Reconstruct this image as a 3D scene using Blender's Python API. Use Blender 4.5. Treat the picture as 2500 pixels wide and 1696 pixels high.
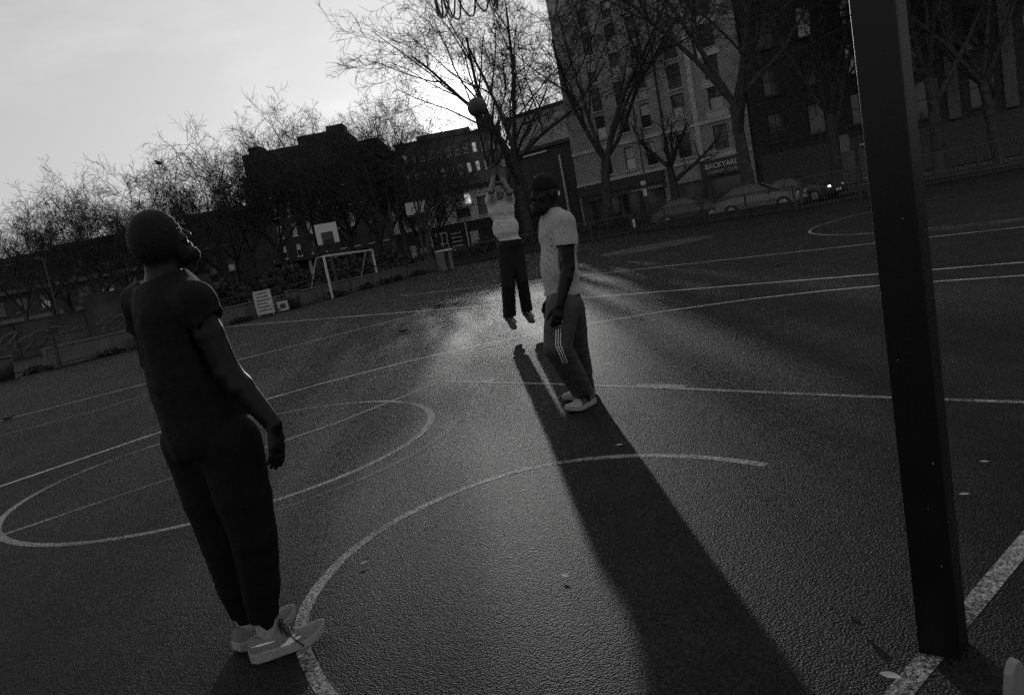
import bpy, math, random
import numpy as np
from mathutils import Vector, Matrix, Euler

for o in list(bpy.data.objects):
    bpy.data.objects.remove(o, do_unlink=True)
SC = bpy.context.scene
COL = SC.collection

# ------------------------------------------------------------------ camera
CAM_H = 1.5
PITCH, ROLL = math.radians(8.3), math.radians(10.7)
cam_d = bpy.data.cameras.new("camera")
cam_d.sensor_width = 36.0
cam_d.lens = 28.0
cam_d.clip_start = 0.05
cam_d.clip_end = 3000
cam = bpy.data.objects.new("camera", cam_d)
COL.objects.link(cam)
_R = Vector((1, 0, 0)); _F = Vector((0, math.cos(PITCH), -math.sin(PITCH))); _U = Vector((0, math.sin(PITCH), math.cos(PITCH)))
_cr = _R * math.cos(ROLL) - _U * math.sin(ROLL)
_cu = _R * math.sin(ROLL) + _U * math.cos(ROLL)
M = Matrix.Identity(4)
for i in range(3):
    M[i][0] = _cr[i]; M[i][1] = _cu[i]; M[i][2] = -_F[i]
M[2][3] = CAM_H
cam.matrix_world = M
SC.camera = cam

# ------------------------------------------------------------------ sky, sun, exposure
SUN_EL, SUN_AZ = math.radians(9.2), math.radians(-0.95)     # azimuth from +Y towards +X
SUN_DIR = Vector((math.sin(SUN_AZ) * math.cos(SUN_EL), math.cos(SUN_AZ) * math.cos(SUN_EL), math.sin(SUN_EL)))
W = bpy.data.worlds.new("World")
SC.world = W
W.use_nodes = True
wn, wl = W.node_tree.nodes, W.node_tree.links
wn.clear()
def wnode(t, **k):
    n = wn.new(t)
    for a, b in k.items(): setattr(n, a, b)
    return n
def wmath(op, a, b=None, c=None):
    n = wnode('ShaderNodeMath', operation=op)
    for i, v in enumerate((a, b, c)):
        if v is None: continue
        if isinstance(v, (int, float)): n.inputs[i].default_value = v
        else: wl.new(v, n.inputs[i])
    return n.outputs[0]
sky = wnode('ShaderNodeTexSky', sky_type='NISHITA', sun_disc=False, sun_elevation=SUN_EL, sun_rotation=SUN_AZ,
            air_density=1.0, dust_density=2.0, ozone_density=1.0)
bw = wnode('ShaderNodeRGBToBW'); wl.new(sky.outputs[0], bw.inputs[0])
tc = wnode('ShaderNodeTexCoord')
dp = wnode('ShaderNodeVectorMath', operation='DOT_PRODUCT')
wl.new(tc.outputs['Generated'], dp.inputs[0]); dp.inputs[1].default_value = SUN_DIR
one = wmath('SUBTRACT', 1.0, dp.outputs['Value'])
# glow of the low sun in the winter air: a small disc of glare and a wide aureole
g1 = wmath('MULTIPLY', wmath('POWER', 2.718, wmath('MULTIPLY', one, -4200.0)), 900.0)
g2 = wmath('MULTIPLY', wmath('POWER', 2.718, wmath('MULTIPLY', one, -420.0)), 1.5)
g3 = wmath('MULTIPLY', wmath('POWER', 2.718, wmath('MULTIPLY', one, -9.0)), 0.5)
cmap = wnode('ShaderNodeMapping'); cmap.inputs['Scale'].default_value = (1.0, 1.0, 3.4)
wl.new(tc.outputs['Generated'], cmap.inputs[0])
cn = wnode('ShaderNodeTexNoise'); cn.inputs['Scale'].default_value = 2.6; cn.inputs['Detail'].default_value = 7; cn.inputs['Roughness'].default_value = 0.6
wl.new(cmap.outputs[0], cn.inputs[0])
cr = wnode('ShaderNodeMapRange'); cr.inputs[1].default_value = 0.5; cr.inputs[2].default_value = 0.8; cr.inputs[3].default_value = 0.97; cr.inputs[4].default_value = 1.2
wl.new(cn.outputs[0], cr.inputs[0])
SKY_GAIN = 4.4
tot = wmath('ADD', wmath('MULTIPLY', wmath('MULTIPLY', wmath('POWER', bw.outputs[0], 0.25), SKY_GAIN), cr.outputs[0]), wmath('ADD', g1, wmath('ADD', g2, g3)))
bg = wnode('ShaderNodeBackground'); bg.inputs['Strength'].default_value = 0.12
wl.new(tot, bg.inputs['Color'])
wo = wnode('ShaderNodeOutputWorld'); wl.new(bg.outputs[0], wo.inputs['Surface'])

sd = bpy.data.lights.new("sun", 'SUN'); sd.energy = 2.5; sd.angle = math.radians(0.5); sd.color = (1, 0.995, 0.985)
sun = bpy.data.objects.new("sun", sd); COL.objects.link(sun)
sun.rotation_mode = 'QUATERNION'; sun.rotation_quaternion = SUN_DIR.to_track_quat('Z', 'Y')
sun.location = SUN_DIR * 30

SC.view_settings.view_transform = 'Standard'; SC.view_settings.look = 'None'
SC.view_settings.gamma = 1.0; SC.view_settings.use_curve_mapping = False
SC.view_settings.exposure = -0.6
SC.cycles.use_denoising = False
SC.cycles.use_adaptive_sampling = True
SC.cycles.adaptive_threshold = 0.04
SC.cycles.adaptive_min_samples = 16
SC.cycles.max_bounces = 5
SC.cycles.diffuse_bounces = 2
SC.cycles.glossy_bounces = 2
SC.cycles.volume_bounces = 0
SC.cycles.sample_clamp_indirect = 2.0
SC.cycles.sample_clamp_direct = 4.0

# ------------------------------------------------------------------ measuring helpers (photo pixel -> place on the ground / in the air)
FP = 1944.0
def ray(x, y):
    dx, dy = x - 1250., 848. - y
    u = dx * math.cos(ROLL) + dy * math.sin(ROLL); v = -dx * math.sin(ROLL) + dy * math.cos(ROLL)
    return Vector((u, FP * math.cos(PITCH) + v * math.sin(PITCH), v * math.cos(PITCH) - FP * math.sin(PITCH)))
def gp(x, y, z=0.0):
    r = ray(x, y); t = (z - CAM_H) / r.z
    return Vector((r.x * t, r.y * t, z))
def at(x, y, Y):
    r = ray(x, y); r = r * (Y / r.y)
    return Vector((r.x, Y, r.z + CAM_H))

# ------------------------------------------------------------------ materials (a black and white scene: grey values only)
MATS = {}
SHEEN = {'grey_marl_cotton': .1, 'pale_sweatshirt': .2, 'dark_tracksuit': .05}
def mat(name, v, rough=0.7, spec=0.5, var=0.25, scale=6.0, bump=0.0, bscale=60.0, detail=5, metallic=0.0, dist=0.01):
    if name in MATS: return MATS[name]
    m = bpy.data.materials.new(name); m.use_nodes = True
    nt = m.node_tree; N, L = nt.nodes, nt.links
    b = N['Principled BSDF']
    b.inputs['Roughness'].default_value = rough
    b.inputs['Specular IOR Level'].default_value = spec
    b.inputs['Metallic'].default_value = metallic
    t = N.new('ShaderNodeTexCoord')
    n = N.new('ShaderNodeTexNoise'); n.inputs['Scale'].default_value = scale; n.inputs['Detail'].default_value = detail
    L.new(t.outputs['Object'], n.inputs['Vector'])
    r = N.new('ShaderNodeMapRange'); r.inputs[1].default_value = 0.3; r.inputs[2].default_value = 0.7
    r.inputs[3].default_value = v * (1 - var); r.inputs[4].default_value = v * (1 + var)
    L.new(n.outputs[0], r.inputs[0]); L.new(r.outputs[0], b.inputs['Base Color'])
    if bump:
        n2 = N.new('ShaderNodeTexNoise'); n2.inputs['Scale'].default_value = bscale; n2.inputs['Detail'].default_value = 4
        L.new(t.outputs['Object'], n2.inputs['Vector'])
        bp = N.new('ShaderNodeBump'); bp.inputs['Strength'].default_value = bump; bp.inputs['Distance'].default_value = dist
        L.new(n2.outputs[0], bp.inputs['Height']); L.new(bp.outputs[0], b.inputs['Normal'])
    if name in SHEEN: b.inputs['Sheen Weight'].default_value = SHEEN[name]; b.inputs['Sheen Roughness'].default_value = 0.35; b.inputs['Sheen Tint'].default_value = (1, 1, 1, 1)
    MATS[name] = m
    return m
def emis(name, s, base=0.6):
    m = bpy.data.materials.new(name); m.use_nodes = True
    b = m.node_tree.nodes['Principled BSDF']
    b.inputs['Base Color'].default_value = (base, base, base, 1)
    b.inputs['Emission Color'].default_value = (1, 1, 1, 1); b.inputs['Emission Strength'].default_value = s
    return m

def asphalt(name, paint=None, wear=0.5):
    m = bpy.data.materials.new(name); m.use_nodes = True
    nt = m.node_tree; N, L = nt.nodes, nt.links
    b = N['Principled BSDF']
    g = N.new('ShaderNodeNewGeometry')
    def noise(sc, det=3, ro=0.55):
        n = N.new('ShaderNodeTexNoise'); n.inputs['Scale'].default_value = sc; n.inputs['Detail'].default_value = det; n.inputs['Roughness'].default_value = ro
        L.new(g.outputs['Position'], n.inputs['Vector']); return n.outputs[0]
    def rng(s, a, c, lo, hi):
        r = N.new('ShaderNodeMapRange'); r.inputs[1].default_value = a; r.inputs[2].default_value = c; r.inputs[3].default_value = lo; r.inputs[4].default_value = hi
        L.new(s, r.inputs[0]); return r.outputs[0]
    def mth(op, a, c):
        n = N.new('ShaderNodeMath'); n.operation = op
        for i, v in enumerate((a, c)):
            if isinstance(v, (int, float)): n.inputs[i].default_value = v
            else: L.new(v, n.inputs[i])
        return n.outputs[0]
    vor = N.new('ShaderNodeTexVoronoi'); vor.inputs['Scale'].default_value = 105.0
    L.new(g.outputs['Position'], vor.inputs['Vector'])
    fine = noise(210, 2, 0.6)
    grain = rng(vor.outputs['Color'], 0, 1, 0.05, 2.0)
    patch = rng(noise(0.55, 5, 0.6), 0.32, 0.68, 0.62, 1.35)
    stain = rng(noise(2.7, 4, 0.6), 0.3, 0.7, 0.75, 1.25)
    base = mth('MULTIPLY', mth('MULTIPLY', grain, ASPHALT_V), mth('MULTIPLY', patch, stain))
    if paint is not None:
        w = noise(46, 3, 0.7)
        w2 = noise(1.3, 3, 0.6)
        k = rng(mth('ADD', w, mth('MULTIPLY', w2, 0.7)), 0.60 + wear * 0.3, 0.85 + wear * 0.3, 1.0, 0.0)
        mx = N.new('ShaderNodeMix'); mx.data_type = 'FLOAT'
        L.new(k, mx.inputs[0]); L.new(base, mx.inputs[2])
        L.new(mth('MULTIPLY', grain, paint * 0.9), mx.inputs[3])
        base = mx.outputs[0]
    L.new(base, b.inputs['Base Color'])
    b.inputs['Roughness'].default_value = 0.62
    b.inputs['Specular IOR Level'].default_value = 0.10
    hgt = mth('ADD', mth('MULTIPLY', rng(vor.outputs['Distance'], 0.0, 0.75, 1.0, 0.0), 1.0), mth('MULTIPLY', fine, 0.18))
    hgt = mth('ADD', hgt, mth('MULTIPLY', noise(33, 2, 0.5), 0.05))
    bp = N.new('ShaderNodeBump'); bp.inputs['Strength'].default_value = 1.0; bp.inputs['Distance'].default_value = 0.0066
    L.new(hgt, bp.inputs['Height']); L.new(bp.outputs[0], b.inputs['Normal'])
    return m
ASPHALT_V = 0.0145
M_ASPH = asphalt("asphalt")
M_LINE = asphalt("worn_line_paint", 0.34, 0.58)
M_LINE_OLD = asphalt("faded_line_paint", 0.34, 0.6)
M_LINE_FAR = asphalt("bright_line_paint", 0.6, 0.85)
M_PATCH = asphalt("worn_disc_paint", 0.09, 0.6)

# ------------------------------------------------------------------ mesh helpers
def tag(o, label=None, cat=None, group=None, kind=None):
    if label: o['label'] = label
    if cat: o['category'] = cat
    if group: o['group'] = group
    if kind: o['kind'] = kind
    return o
def empty(name, loc, rz=0.0):
    o = bpy.data.objects.new(name, None); o.empty_display_size = 0.3
    o.location = loc; o.rotation_euler = (0, 0, rz); COL.objects.link(o); return o
def link(name, me, m=None, parent=None, loc=None, rot=None):
    if m is not None and not me.materials: me.materials.append(m)
    o = bpy.data.objects.new(name, me); COL.objects.link(o)
    if parent is not None: o.parent = parent
    if loc is not None: o.location = loc
    if rot is not None: o.rotation_euler = rot
    return o
def np_mesh(name, V, F, smooth=False):
    """V (n,3) array, F (m,k) array of quads or triangles"""
    V = np.asarray(V, np.float32); F = np.asarray(F, np.int32)
    me = bpy.data.meshes.new(name)
    me.vertices.add(len(V)); me.vertices.foreach_set('co', V.ravel())
    k = F.shape[1]
    me.loops.add(F.size); me.loops.foreach_set('vertex_index', F.ravel())
    me.polygons.add(len(F)); me.polygons.foreach_set('loop_start', np.arange(0, F.size, k, dtype=np.int32))
    if smooth: me.polygons.foreach_set('use_smooth', np.ones(len(F), bool))
    me.update(calc_edges=True); me.validate()
    return me
class MB:
    """collects boxes, tubes, prisms, into one mesh"""
    def __init__(s): s.v = []; s.f = []
    def box(s, x0, x1, y0, y1, z0, z1, T=None):
        b = len(s.v)
        P = [(x, y, z) for z in (z0, z1) for y in (y0, y1) for x in (x0, x1)]
        if T is not None: P = [tuple(T @ Vector(p)) for p in P]
        s.v += P
        for q in ((0, 2, 3, 1), (4, 5, 7, 6), (0, 1, 5, 4), (2, 6, 7, 3), (0, 4, 6, 2), (1, 3, 7, 5)):
            s.f.append([b + i for i in q])
        return s
    def bar(s, a, b, w, h=None):
        """box of section w x h from a to b"""
        a, b = Vector(a), Vector(b); h = h or w
        d = (b - a).normalized(); up = Vector((0, 0, 1)) if abs(d.z) < 0.95 else Vector((0, 1, 0))
        x = d.cross(up).normalized(); y = x.cross(d)
        i0 = len(s.v)
        for p in (a, b):
            for sx, sy in ((-1, -1), (1, -1), (1, 1), (-1, 1)):
                s.v.append(tuple(p + x * (sx * w / 2) + y * (sy * h / 2)))
        s.f += [[i0 + 3, i0 + 2, i0 + 1, i0], [i0 + 4, i0 + 5, i0 + 6, i0 + 7]]
        for k in range(4):
            s.f.append([i0 + k, i0 + (k + 1) % 4, i0 + 4 + (k + 1) % 4, i0 + 4 + k])
        return s
    def tube(s, pts, rad, n=6, cap=True):
        pts = [Vector(p) for p in pts]
        if not hasattr(rad, '__len__'): rad = [rad] * len(pts)
        i0 = len(s.v); px = None
        for i, p in enumerate(pts):
            d = (pts[min(i + 1, len(pts) - 1)] - pts[max(i - 1, 0)]).normalized()
            if px is None:
                up = Vector((0, 0, 1)) if abs(d.z) < 0.9 else Vector((1, 0, 0)); px = d.cross(up).normalized()
            else:
                px = (px - d * px.dot(d)).normalized()
            py = d.cross(px)
            for k in range(n):
                a = 2 * math.pi * k / n
                s.v.append(tuple(p + (px * math.cos(a) + py * math.sin(a)) * rad[i]))
        for i in range(len(pts) - 1):
            for k in range(n):
                a, b = i0 + i * n + k, i0 + i * n + (k + 1) % n
                s.f.append([a, b, b + n, a + n])
        if cap:
            s.f.append([i0 + k for k in range(n)][::-1]); e = i0 + (len(pts) - 1) * n
            s.f.append([e + k for k in range(n)])
        return s
    def prism(s, poly, y0, y1, T=None):
        """polygon in x,z extruded along y"""
        i0 = len(s.v); n = len(poly)
        P = [(x, y0, z) for x, z in poly] + [(x, y1, z) for x, z in poly]
        if T is not None: P = [tuple(T @ Vector(p)) for p in P]
        s.v += P
        s.f.append([i0 + k for k in range(n)]); s.f.append([i0 + n + k for k in range(n)][::-1])
        for k in range(n):
            a, b = i0 + k, i0 + (k + 1) % n
            s.f.append([b, a, a + n, b + n])
        return s
    def ball(s, c, r, nu=8, nv=5, sx=(1, 1, 1)):
        i0 = len(s.v)
        for j in range(nv + 1):
            t = math.pi * j / nv
            for i in range(nu):
                a = 2 * math.pi * i / nu
                s.v.append((c[0] + r * sx[0] * math.sin(t) * math.cos(a), c[1] + r * sx[1] * math.sin(t) * math.sin(a), c[2] + r * sx[2] * math.cos(t)))
        for j in range(nv):
            for i in range(nu):
                s.f.append([i0 + j * nu + i, i0 + (j + 1) * nu + i, i0 + (j + 1) * nu + (i + 1) % nu, i0 + j * nu + (i + 1) % nu])
        return s
    def mesh(s, name, smooth=False):
        me = bpy.data.meshes.new(name); me.from_pydata(s.v, [], s.f)
        if smooth:
            me.polygons.foreach_set('use_smooth', np.ones(len(me.polygons), bool))
        me.update(); me.validate(); return me
    def build(s, name, m, parent=None, smooth=False, bevel=0.0, loc=None, rot=None):
        o = link(name, s.mesh(name, smooth), m, parent, loc, rot)
        if bevel:
            bv = o.modifiers.new('bevel', 'BEVEL'); bv.width = bevel; bv.segments = 2; bv.limit_method = 'ANGLE'
        return o

# ------------------------------------------------------------------ ground and court markings
gm = MB(); gm.box(-900, 900, -900, 900, -0.3, 0.0)
tag(gm.build('ground', M_ASPH), kind='structure')
EX = Vector((0.765, 0.644, 0)); AX = Vector((0.644, -0.765, 0))      # along the baseline / from the court towards the baseline
HOOP = Vector((0.05, 3.70, 0)); FT = Vector((-2.60, 6.85, 0))
def ribbon(name, pts, w=0.05, m=M_LINE, z=0.0010, closed=False, label=None):
    pts = [Vector((p[0], p[1], 0)) for p in pts]; n = len(pts); V = []
    for i, p in enumerate(pts):
        if closed: a, b = pts[(i - 1) % n], pts[(i + 1) % n]
        else: a, b = pts[max(i - 1, 0)], pts[min(i + 1, n - 1)]
        d = (b - a).normalized(); s = Vector((-d.y, d.x, 0)) * (w / 2)
        V += [tuple(p + s + Vector((0, 0, z))), tuple(p - s + Vector((0, 0, z)))]
    F = []
    for i in range(n if closed else n - 1):
        j = (i + 1) % n
        F.append([2 * i, 2 * i + 1, 2 * j + 1, 2 * j])
    me = bpy.data.meshes.new(name); me.from_pydata(V, [], F); me.update()
    return tag(link(name, me, m), kind='structure')
def arc(c, r, a0, a1, n=64):
    return [(c[0] + r * math.cos(a0 + (a1 - a0) * i / n), c[1] + r * math.sin(a0 + (a1 - a0) * i / n)) for i in range(n + 1)]
def off(c, e, a): return c + EX * e - AX * a
ae = math.atan2(EX.y, EX.x)
ribbon('free_throw_circle', arc(FT, 1.78, 0, 2 * math.pi, 96)[:-1], 0.06, closed=True)
ribbon('free_throw_line', [off(FT, -2.35, 0), off(FT, -1, 0.0), off(FT, 1, -0.02), Vector((-0.85, 8.74, 0))], 0.05, z=0.0014)
ribbon('key_side_line', [Vector((-0.85, 8.74, 0)), Vector((0.34, 7.40, 0)), Vector((1.15, 6.43, 0)), Vector((2.36, 4.92, 0)), Vector((3.4, 3.7, 0))], 0.055, z=0.0018)
ribbon('key_side_line', [off(FT, -2.35, 0), off(FT, -2.35, -5.8)], 0.055, z=0.0018)
rc = Vector((0.05, 3.66, 0))
def spline(P, n=8):
    P = [Vector((p[0], p[1], 0)) for p in P]; Q = [P[0] * 2 - P[1]] + P + [P[-1] * 2 - P[-2]]; out = []
    for i in range(1, len(Q) - 2):
        a, b, c, d = Q[i - 1:i + 3]
        for t in [k / n for k in range(n)]:
            out.append(.5 * ((2 * b) + (c - a) * t + (2 * a - 5 * b + 4 * c - d) * t * t + (3 * b - a - 3 * c + d) * t ** 3))
    return out + [P[-1]]
ribbon('no_charge_arc', spline([(1.24, 4.16), (0.99, 4.47), (0.65, 4.74), (0.27, 4.89), (-0.12, 4.89), (-0.48, 4.72), (-0.83, 4.40), (-1.06, 3.97), (-1.14, 3.50), (-1.09, 3.15), (-0.97, 2.84), (-0.84, 2.60), (-0.66, 2.34)]), 0.062)
ribbon('old_circle_line', arc(FT, 2.02, math.radians(-75), math.radians(-5), 30), 0.06, M_PATCH)
ribbon('paint_smear', [(.98, 6.68), (1.14, 6.53), (1.32, 6.30)], .11, M_LINE_OLD, 0.0022)
ribbon('paint_smear', [(-.35, 8.28), (-.25, 8.14)], .13, M_LINE_OLD, 0.0022)
ribbon('baseline', [off(Vector((1.06, 2.22, 0)), -8, 0), off(Vector((1.06, 2.22, 0)), 8, 0)], 0.07)
tp = [(-9.6, 3.2), (-8.9, 5.0), (-7.5, 6.6), (-5.9, 7.9)]
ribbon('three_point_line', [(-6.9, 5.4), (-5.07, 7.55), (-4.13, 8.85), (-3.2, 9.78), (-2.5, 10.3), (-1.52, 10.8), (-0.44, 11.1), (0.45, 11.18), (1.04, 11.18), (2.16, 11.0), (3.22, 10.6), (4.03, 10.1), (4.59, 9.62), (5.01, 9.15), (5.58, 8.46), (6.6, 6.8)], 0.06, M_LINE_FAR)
sl = Vector((5.07, 10.65, 0))
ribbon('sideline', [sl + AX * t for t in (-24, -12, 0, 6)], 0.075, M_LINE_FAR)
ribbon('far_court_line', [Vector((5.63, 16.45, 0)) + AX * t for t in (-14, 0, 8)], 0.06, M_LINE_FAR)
ribbon('far_court_line', [Vector((9.0, 14.3, 0)) + AX * t for t in (-1.2, 4)], 0.05, M_LINE_OLD)
mc = Vector((-6.6, 14.4, 0))
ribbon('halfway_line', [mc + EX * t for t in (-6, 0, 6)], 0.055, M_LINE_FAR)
ribbon('centre_line_mark', [(-8.6, 9.7), (-7.31, 11.1), (-6.75, 11.5), (-6.24, 12.0), (-5.91, 12.68), (-5.5, 13.6)], 0.05, M_LINE_OLD)
ribbon('far_circle_line', arc((14.2, 18.6), 6.4, math.radians(95), math.radians(250), 40), 0.07, M_LINE_OLD)
dm = MB(); dm.v = [(5.6 + 2.0 * math.cos(t * math.pi / 24), 28.0 + 1.9 * math.sin(t * math.pi / 24), 0.001) for t in range(48)]; dm.f = [list(range(48))]
tag(dm.build('centre_spot', M_PATCH), kind='structure')

# ------------------------------------------------------------------ common materials
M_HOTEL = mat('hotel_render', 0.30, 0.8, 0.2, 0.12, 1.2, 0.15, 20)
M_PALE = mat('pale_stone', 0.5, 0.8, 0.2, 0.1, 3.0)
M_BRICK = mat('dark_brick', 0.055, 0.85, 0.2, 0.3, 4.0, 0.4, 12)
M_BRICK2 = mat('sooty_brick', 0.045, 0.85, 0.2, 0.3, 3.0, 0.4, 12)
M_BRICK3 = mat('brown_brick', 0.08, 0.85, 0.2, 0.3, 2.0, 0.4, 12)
M_ROOF = mat('roof_felt', 0.06, 0.9, 0.2, 0.3, 2.0)
M_FRAME = mat('window_frame_dark', 0.05, 0.5, 0.4)
M_FRAMEW = mat('window_frame_pale', 0.6, 0.5, 0.4, 0.1)
M_GLASS = mat('window_glass', 0.03, 0.08, 0.6, 0.4, 0.8, 0.06, 1.5)
M_BLIND = mat('pale_blind', 0.42, 0.6, 0.3, 0.2, 5.0)
M_LIT = emis('lit_window', 0.05, 0.3)  # glow put into panes, mostly for sky glints in the glass
M_LITB = emis('bright_window', 0.35)  # stronger pane glow, stands for sky seen through or mirrored
M_IRON = mat('black_iron', 0.03, 0.5, 0.5, 0.3, 8)
M_STEEL = mat('galvanised_steel', 0.32, 0.45, 0.5, 0.2, 8, metallic=0.3)
M_WHITE = mat('white_paint', 0.5, 0.45, 0.4, 0.1, 6)
M_BARK = mat('plane_bark', 0.05, 0.85, 0.2, 0.5, 5.0, 0.6, 18)
M_TWIG = mat('twig_bark', 0.035, 0.85, 0.2, 0.3, 5.0)
M_CONC = mat('concrete_wall', 0.13, 0.85, 0.2, 0.2, 1.7, 0.3, 14)
M_HEDGE = mat('hedge_leaf', 0.03, 0.7, 0.3, 0.5, 3.0)
M_PAVE = mat('paving', 0.12, 0.85, 0.2, 0.2, 2.0, 0.3, 8)
M_RUB = mat('dark_rubber', 0.02, 0.7, 0.3)

# ------------------------------------------------------------------ buildings
WIN = {}
def window_meshes(w, h, style):
    key = (round(w, 2), round(h, 2), style)
    if key in WIN: return WIN[key]
    fr = MB(); t = 0.07
    fr.box(0, w, .10, .17, 0, t); fr.box(0, w, .10, .17, h - t, h)
    fr.box(0, t, .10, .17, t, h - t); fr.box(w - t, w, .10, .17, t, h - t)
    fr.box(t, w - t, .095, .165, h * .5 - .035, h * .5 + .035)
    if style == 'casement': fr.box(w * .5 - .03, w * .5 + .03, .098, .163, t, h - t)
    f = fr.mesh('window'); p = MB().box(t, w - t, .13, .14, t, h * .5 - .035).mesh('pane'); q = MB().box(t, w - t, .13, .14, h * .5 + .035, h - t).mesh('pane')
    s = MB().box(-.1, w + .1, -.09, .1, -.11, -.002).mesh('sill')
    WIN[key] = (f, p, q, s); return WIN[key]
class Facade:
    def __init__(s, name, A, B, H, D, m, label, cat='building', opens=(), z0=0.0, roof=None):
        s.A = Vector((A[0], A[1], 0)); Bv = Vector((B[0], B[1], 0)); d = Bv - s.A; s.L = d.length
        s.ang = math.atan2(d.y, d.x)
        s.root = empty(name, s.A, s.ang); tag(s.root, label, cat)
        s.H = H; s.D = D
        xs = sorted({0.0, s.L} | {round(o[0], 3) for o in opens} | {round(o[0] + o[2], 3) for o in opens})
        zs = sorted({z0, H} | {round(o[1], 3) for o in opens} | {round(o[1] + o[3], 3) for o in opens})
        b = MB()
        def q(*p): i = len(b.v); b.v += p; b.f.append([i, i + 1, i + 2, i + 3])
        for i in range(len(xs) - 1):
            for j in range(len(zs) - 1):
                cx, cz = (xs[i] + xs[i + 1]) / 2, (zs[j] + zs[j + 1]) / 2
                if any(o[0] < cx < o[0] + o[2] and o[1] < cz < o[1] + o[3] for o in opens): continue
                q((xs[i], 0, zs[j]), (xs[i + 1], 0, zs[j]), (xs[i + 1], 0, zs[j + 1]), (xs[i], 0, zs[j + 1]))
        for (x, z, w, h) in opens:
            e = .22
            q((x, 0, z), (x, e, z), (x + w, e, z), (x + w, 0, z)); q((x, 0, z + h), (x + w, 0, z + h), (x + w, e, z + h), (x, e, z + h))
            q((x, 0, z), (x, 0, z + h), (x, e, z + h), (x, e, z)); q((x + w, 0, z), (x + w, e, z), (x + w, e, z + h), (x + w, 0, z + h))
            q((x, e, z), (x + w, e, z), (x + w, e, z + h), (x, e, z + h))
        L = s.L
        q((0, D, z0), (0, 0, z0), (0, 0, H), (0, D, H)); q((L, 0, z0), (L, D, z0), (L, D, H), (L, 0, H)); q((L, D, z0), (0, D, z0), (0, D, H), (L, D, H))
        b.build('wall', m, s.root)
        MB().box(-.25, L + .25, -.25, D + .2, H + .003, H + .35).build('roof', roof or M_ROOF, s.root)
    def win(s, x, z, w, h, style='sash', lit=(None, None), frame=None, sill=True, sm=None):
        f, p, q, sl = window_meshes(w, h, style)
        fm = frame or M_FRAMEW
        o = link('window', f, None, s.root, (x, 0, z)); setm(o, fm)
        for me, l in ((p, lit[0]), (q, lit[1])):
            c = link('pane', me, None, o); setm(c, l or M_GLASS)
        if sill: setm(link('sill', sl, None, o), sm or M_PALE)
        return o
    def part(s, name, m, *boxes):
        for x in boxes: o = MB().box(*x).build(name, m, s.root)
        return o
def setm(o, m):
    if not o.data.materials: o.data.materials.append(None)
    o.material_slots[0].link = 'OBJECT'; o.material_slots[0].material = m

rnd = random.Random(5)
# the tall pale hotel
cols = [2.95, 5.30, 7.40, 10.35, 13.55]; rows = [4.55, 7.66, 10.0, 12.34, 14.7, 17.0]
opens = [(x, z, 1.18 if x > 10 else .95, 1.9 if z < 17 else 1.5) for x in cols for z in rows]
hotel = Facade('corner_building', (8.5, 72.9), (20.9, 62.0), 21.0, 14, M_HOTEL, 'tall pale building with rows of sash windows, left of the brick block', opens=opens)
for k, (x, z, w, h) in enumerate(opens):
    lo = M_LIT if (k in (1, 6)) else (M_BLIND if rnd.random() < .28 else None)
    hotel.win(x, z, w, h, lit=(lo, M_BLIND if rnd.random() < .2 else None), frame=M_FRAME)
for z in rows:
    hotel.part('spandrel', M_PALE, (13.25, 15.05, -.06, -.003, z - .62, z - .13))
hotel.part('string_course', M_PALE, (0, hotel.L, -.10, -.003, 6.75, 7.0))
hotel.part('string_course', M_PALE, (0, hotel.L, -.12, -.004, 4.0, 4.2))
hotel.part('pilaster', M_PALE, (12.1, 12.5, -.09, -.005, 4.22, 6.73), (12.1, 12.5, -.09, -.005, 7.02, 20.9))
hotel.part('downpipe', M_IRON, (9.3, 9.42, -.16, -.02, 4.25, 20.5))
hotel.part('shopfront', M_FRAME, (.3, 8.6, -.2, -.006, .4, 3.0), (.2, 8.8, -.35, -.007, 3.05, 3.95))
hotel.part('shopfront', M_FRAME, (9.2, 16.3, -.2, -.006, .2, 2.6))
hotel.part('shop_window', M_GLASS, (.7, 4.2, -.23, -.203, .8, 2.8), (4.6, 8.2, -.23, -.203, .8, 2.8))
hotel.part('shop_window', M_GLASS, (9.7, 12.4, -.23, -.203, .6, 2.4), (12.9, 15.8, -.23, -.203, .6, 2.4))
sg = empty('shop_sign', hotel.A + Vector((math.cos(hotel.ang) * 12.6, math.sin(hotel.ang) * 12.6, 2.65)), hotel.ang)
tag(sg, 'dark sign board reading BACKYARD COMEDY CLUB on the pale building', 'sign')
MB().box(-.4, 3.2, -.42, -.25, 0, 1.2).build('board', M_FRAME, sg)
M_LETTER = mat('pale_lettering', 0.62, 0.5, 0.3, 0.1)
M_LETTER2 = mat('dull_lettering', 0.4, 0.5, 0.3, 0.1)
def text(name, s, size, m, parent, loc, rot=(math.pi / 2, 0, 0), ext=.02, offs=0.0, ax='CENTER', sp=1.0):
    c = bpy.data.curves.new(name, 'FONT'); c.body = s; c.size = size; c.extrude = ext; c.offset = offs; c.align_x = ax; c.space_character = sp
    t = bpy.data.objects.new(name, c); COL.objects.link(t)
    me = bpy.data.meshes.new_from_object(t.evaluated_get(bpy.context.evaluated_depsgraph_get())); me.name = name
    bpy.data.objects.remove(t, do_unlink=True)
    return link(name, me, m, parent, loc, rot)
text('lettering', 'BACKYARD', .56, M_LETTER, sg, (1.5, -.445, .60), offs=.012)
text('lettering', 'COMEDY CLUB', .34, M_LETTER2, sg, (1.5, -.445, .18), offs=.006, sp=1.08)
fs = empty('shop_fascia', hotel.A + Vector((math.cos(hotel.ang) * 7.0, math.sin(hotel.ang) * 7.0, 2.55)), hotel.ang)
tag(fs, 'long dark shop fascia with a thin pale strip under the sash windows', 'sign')
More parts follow.
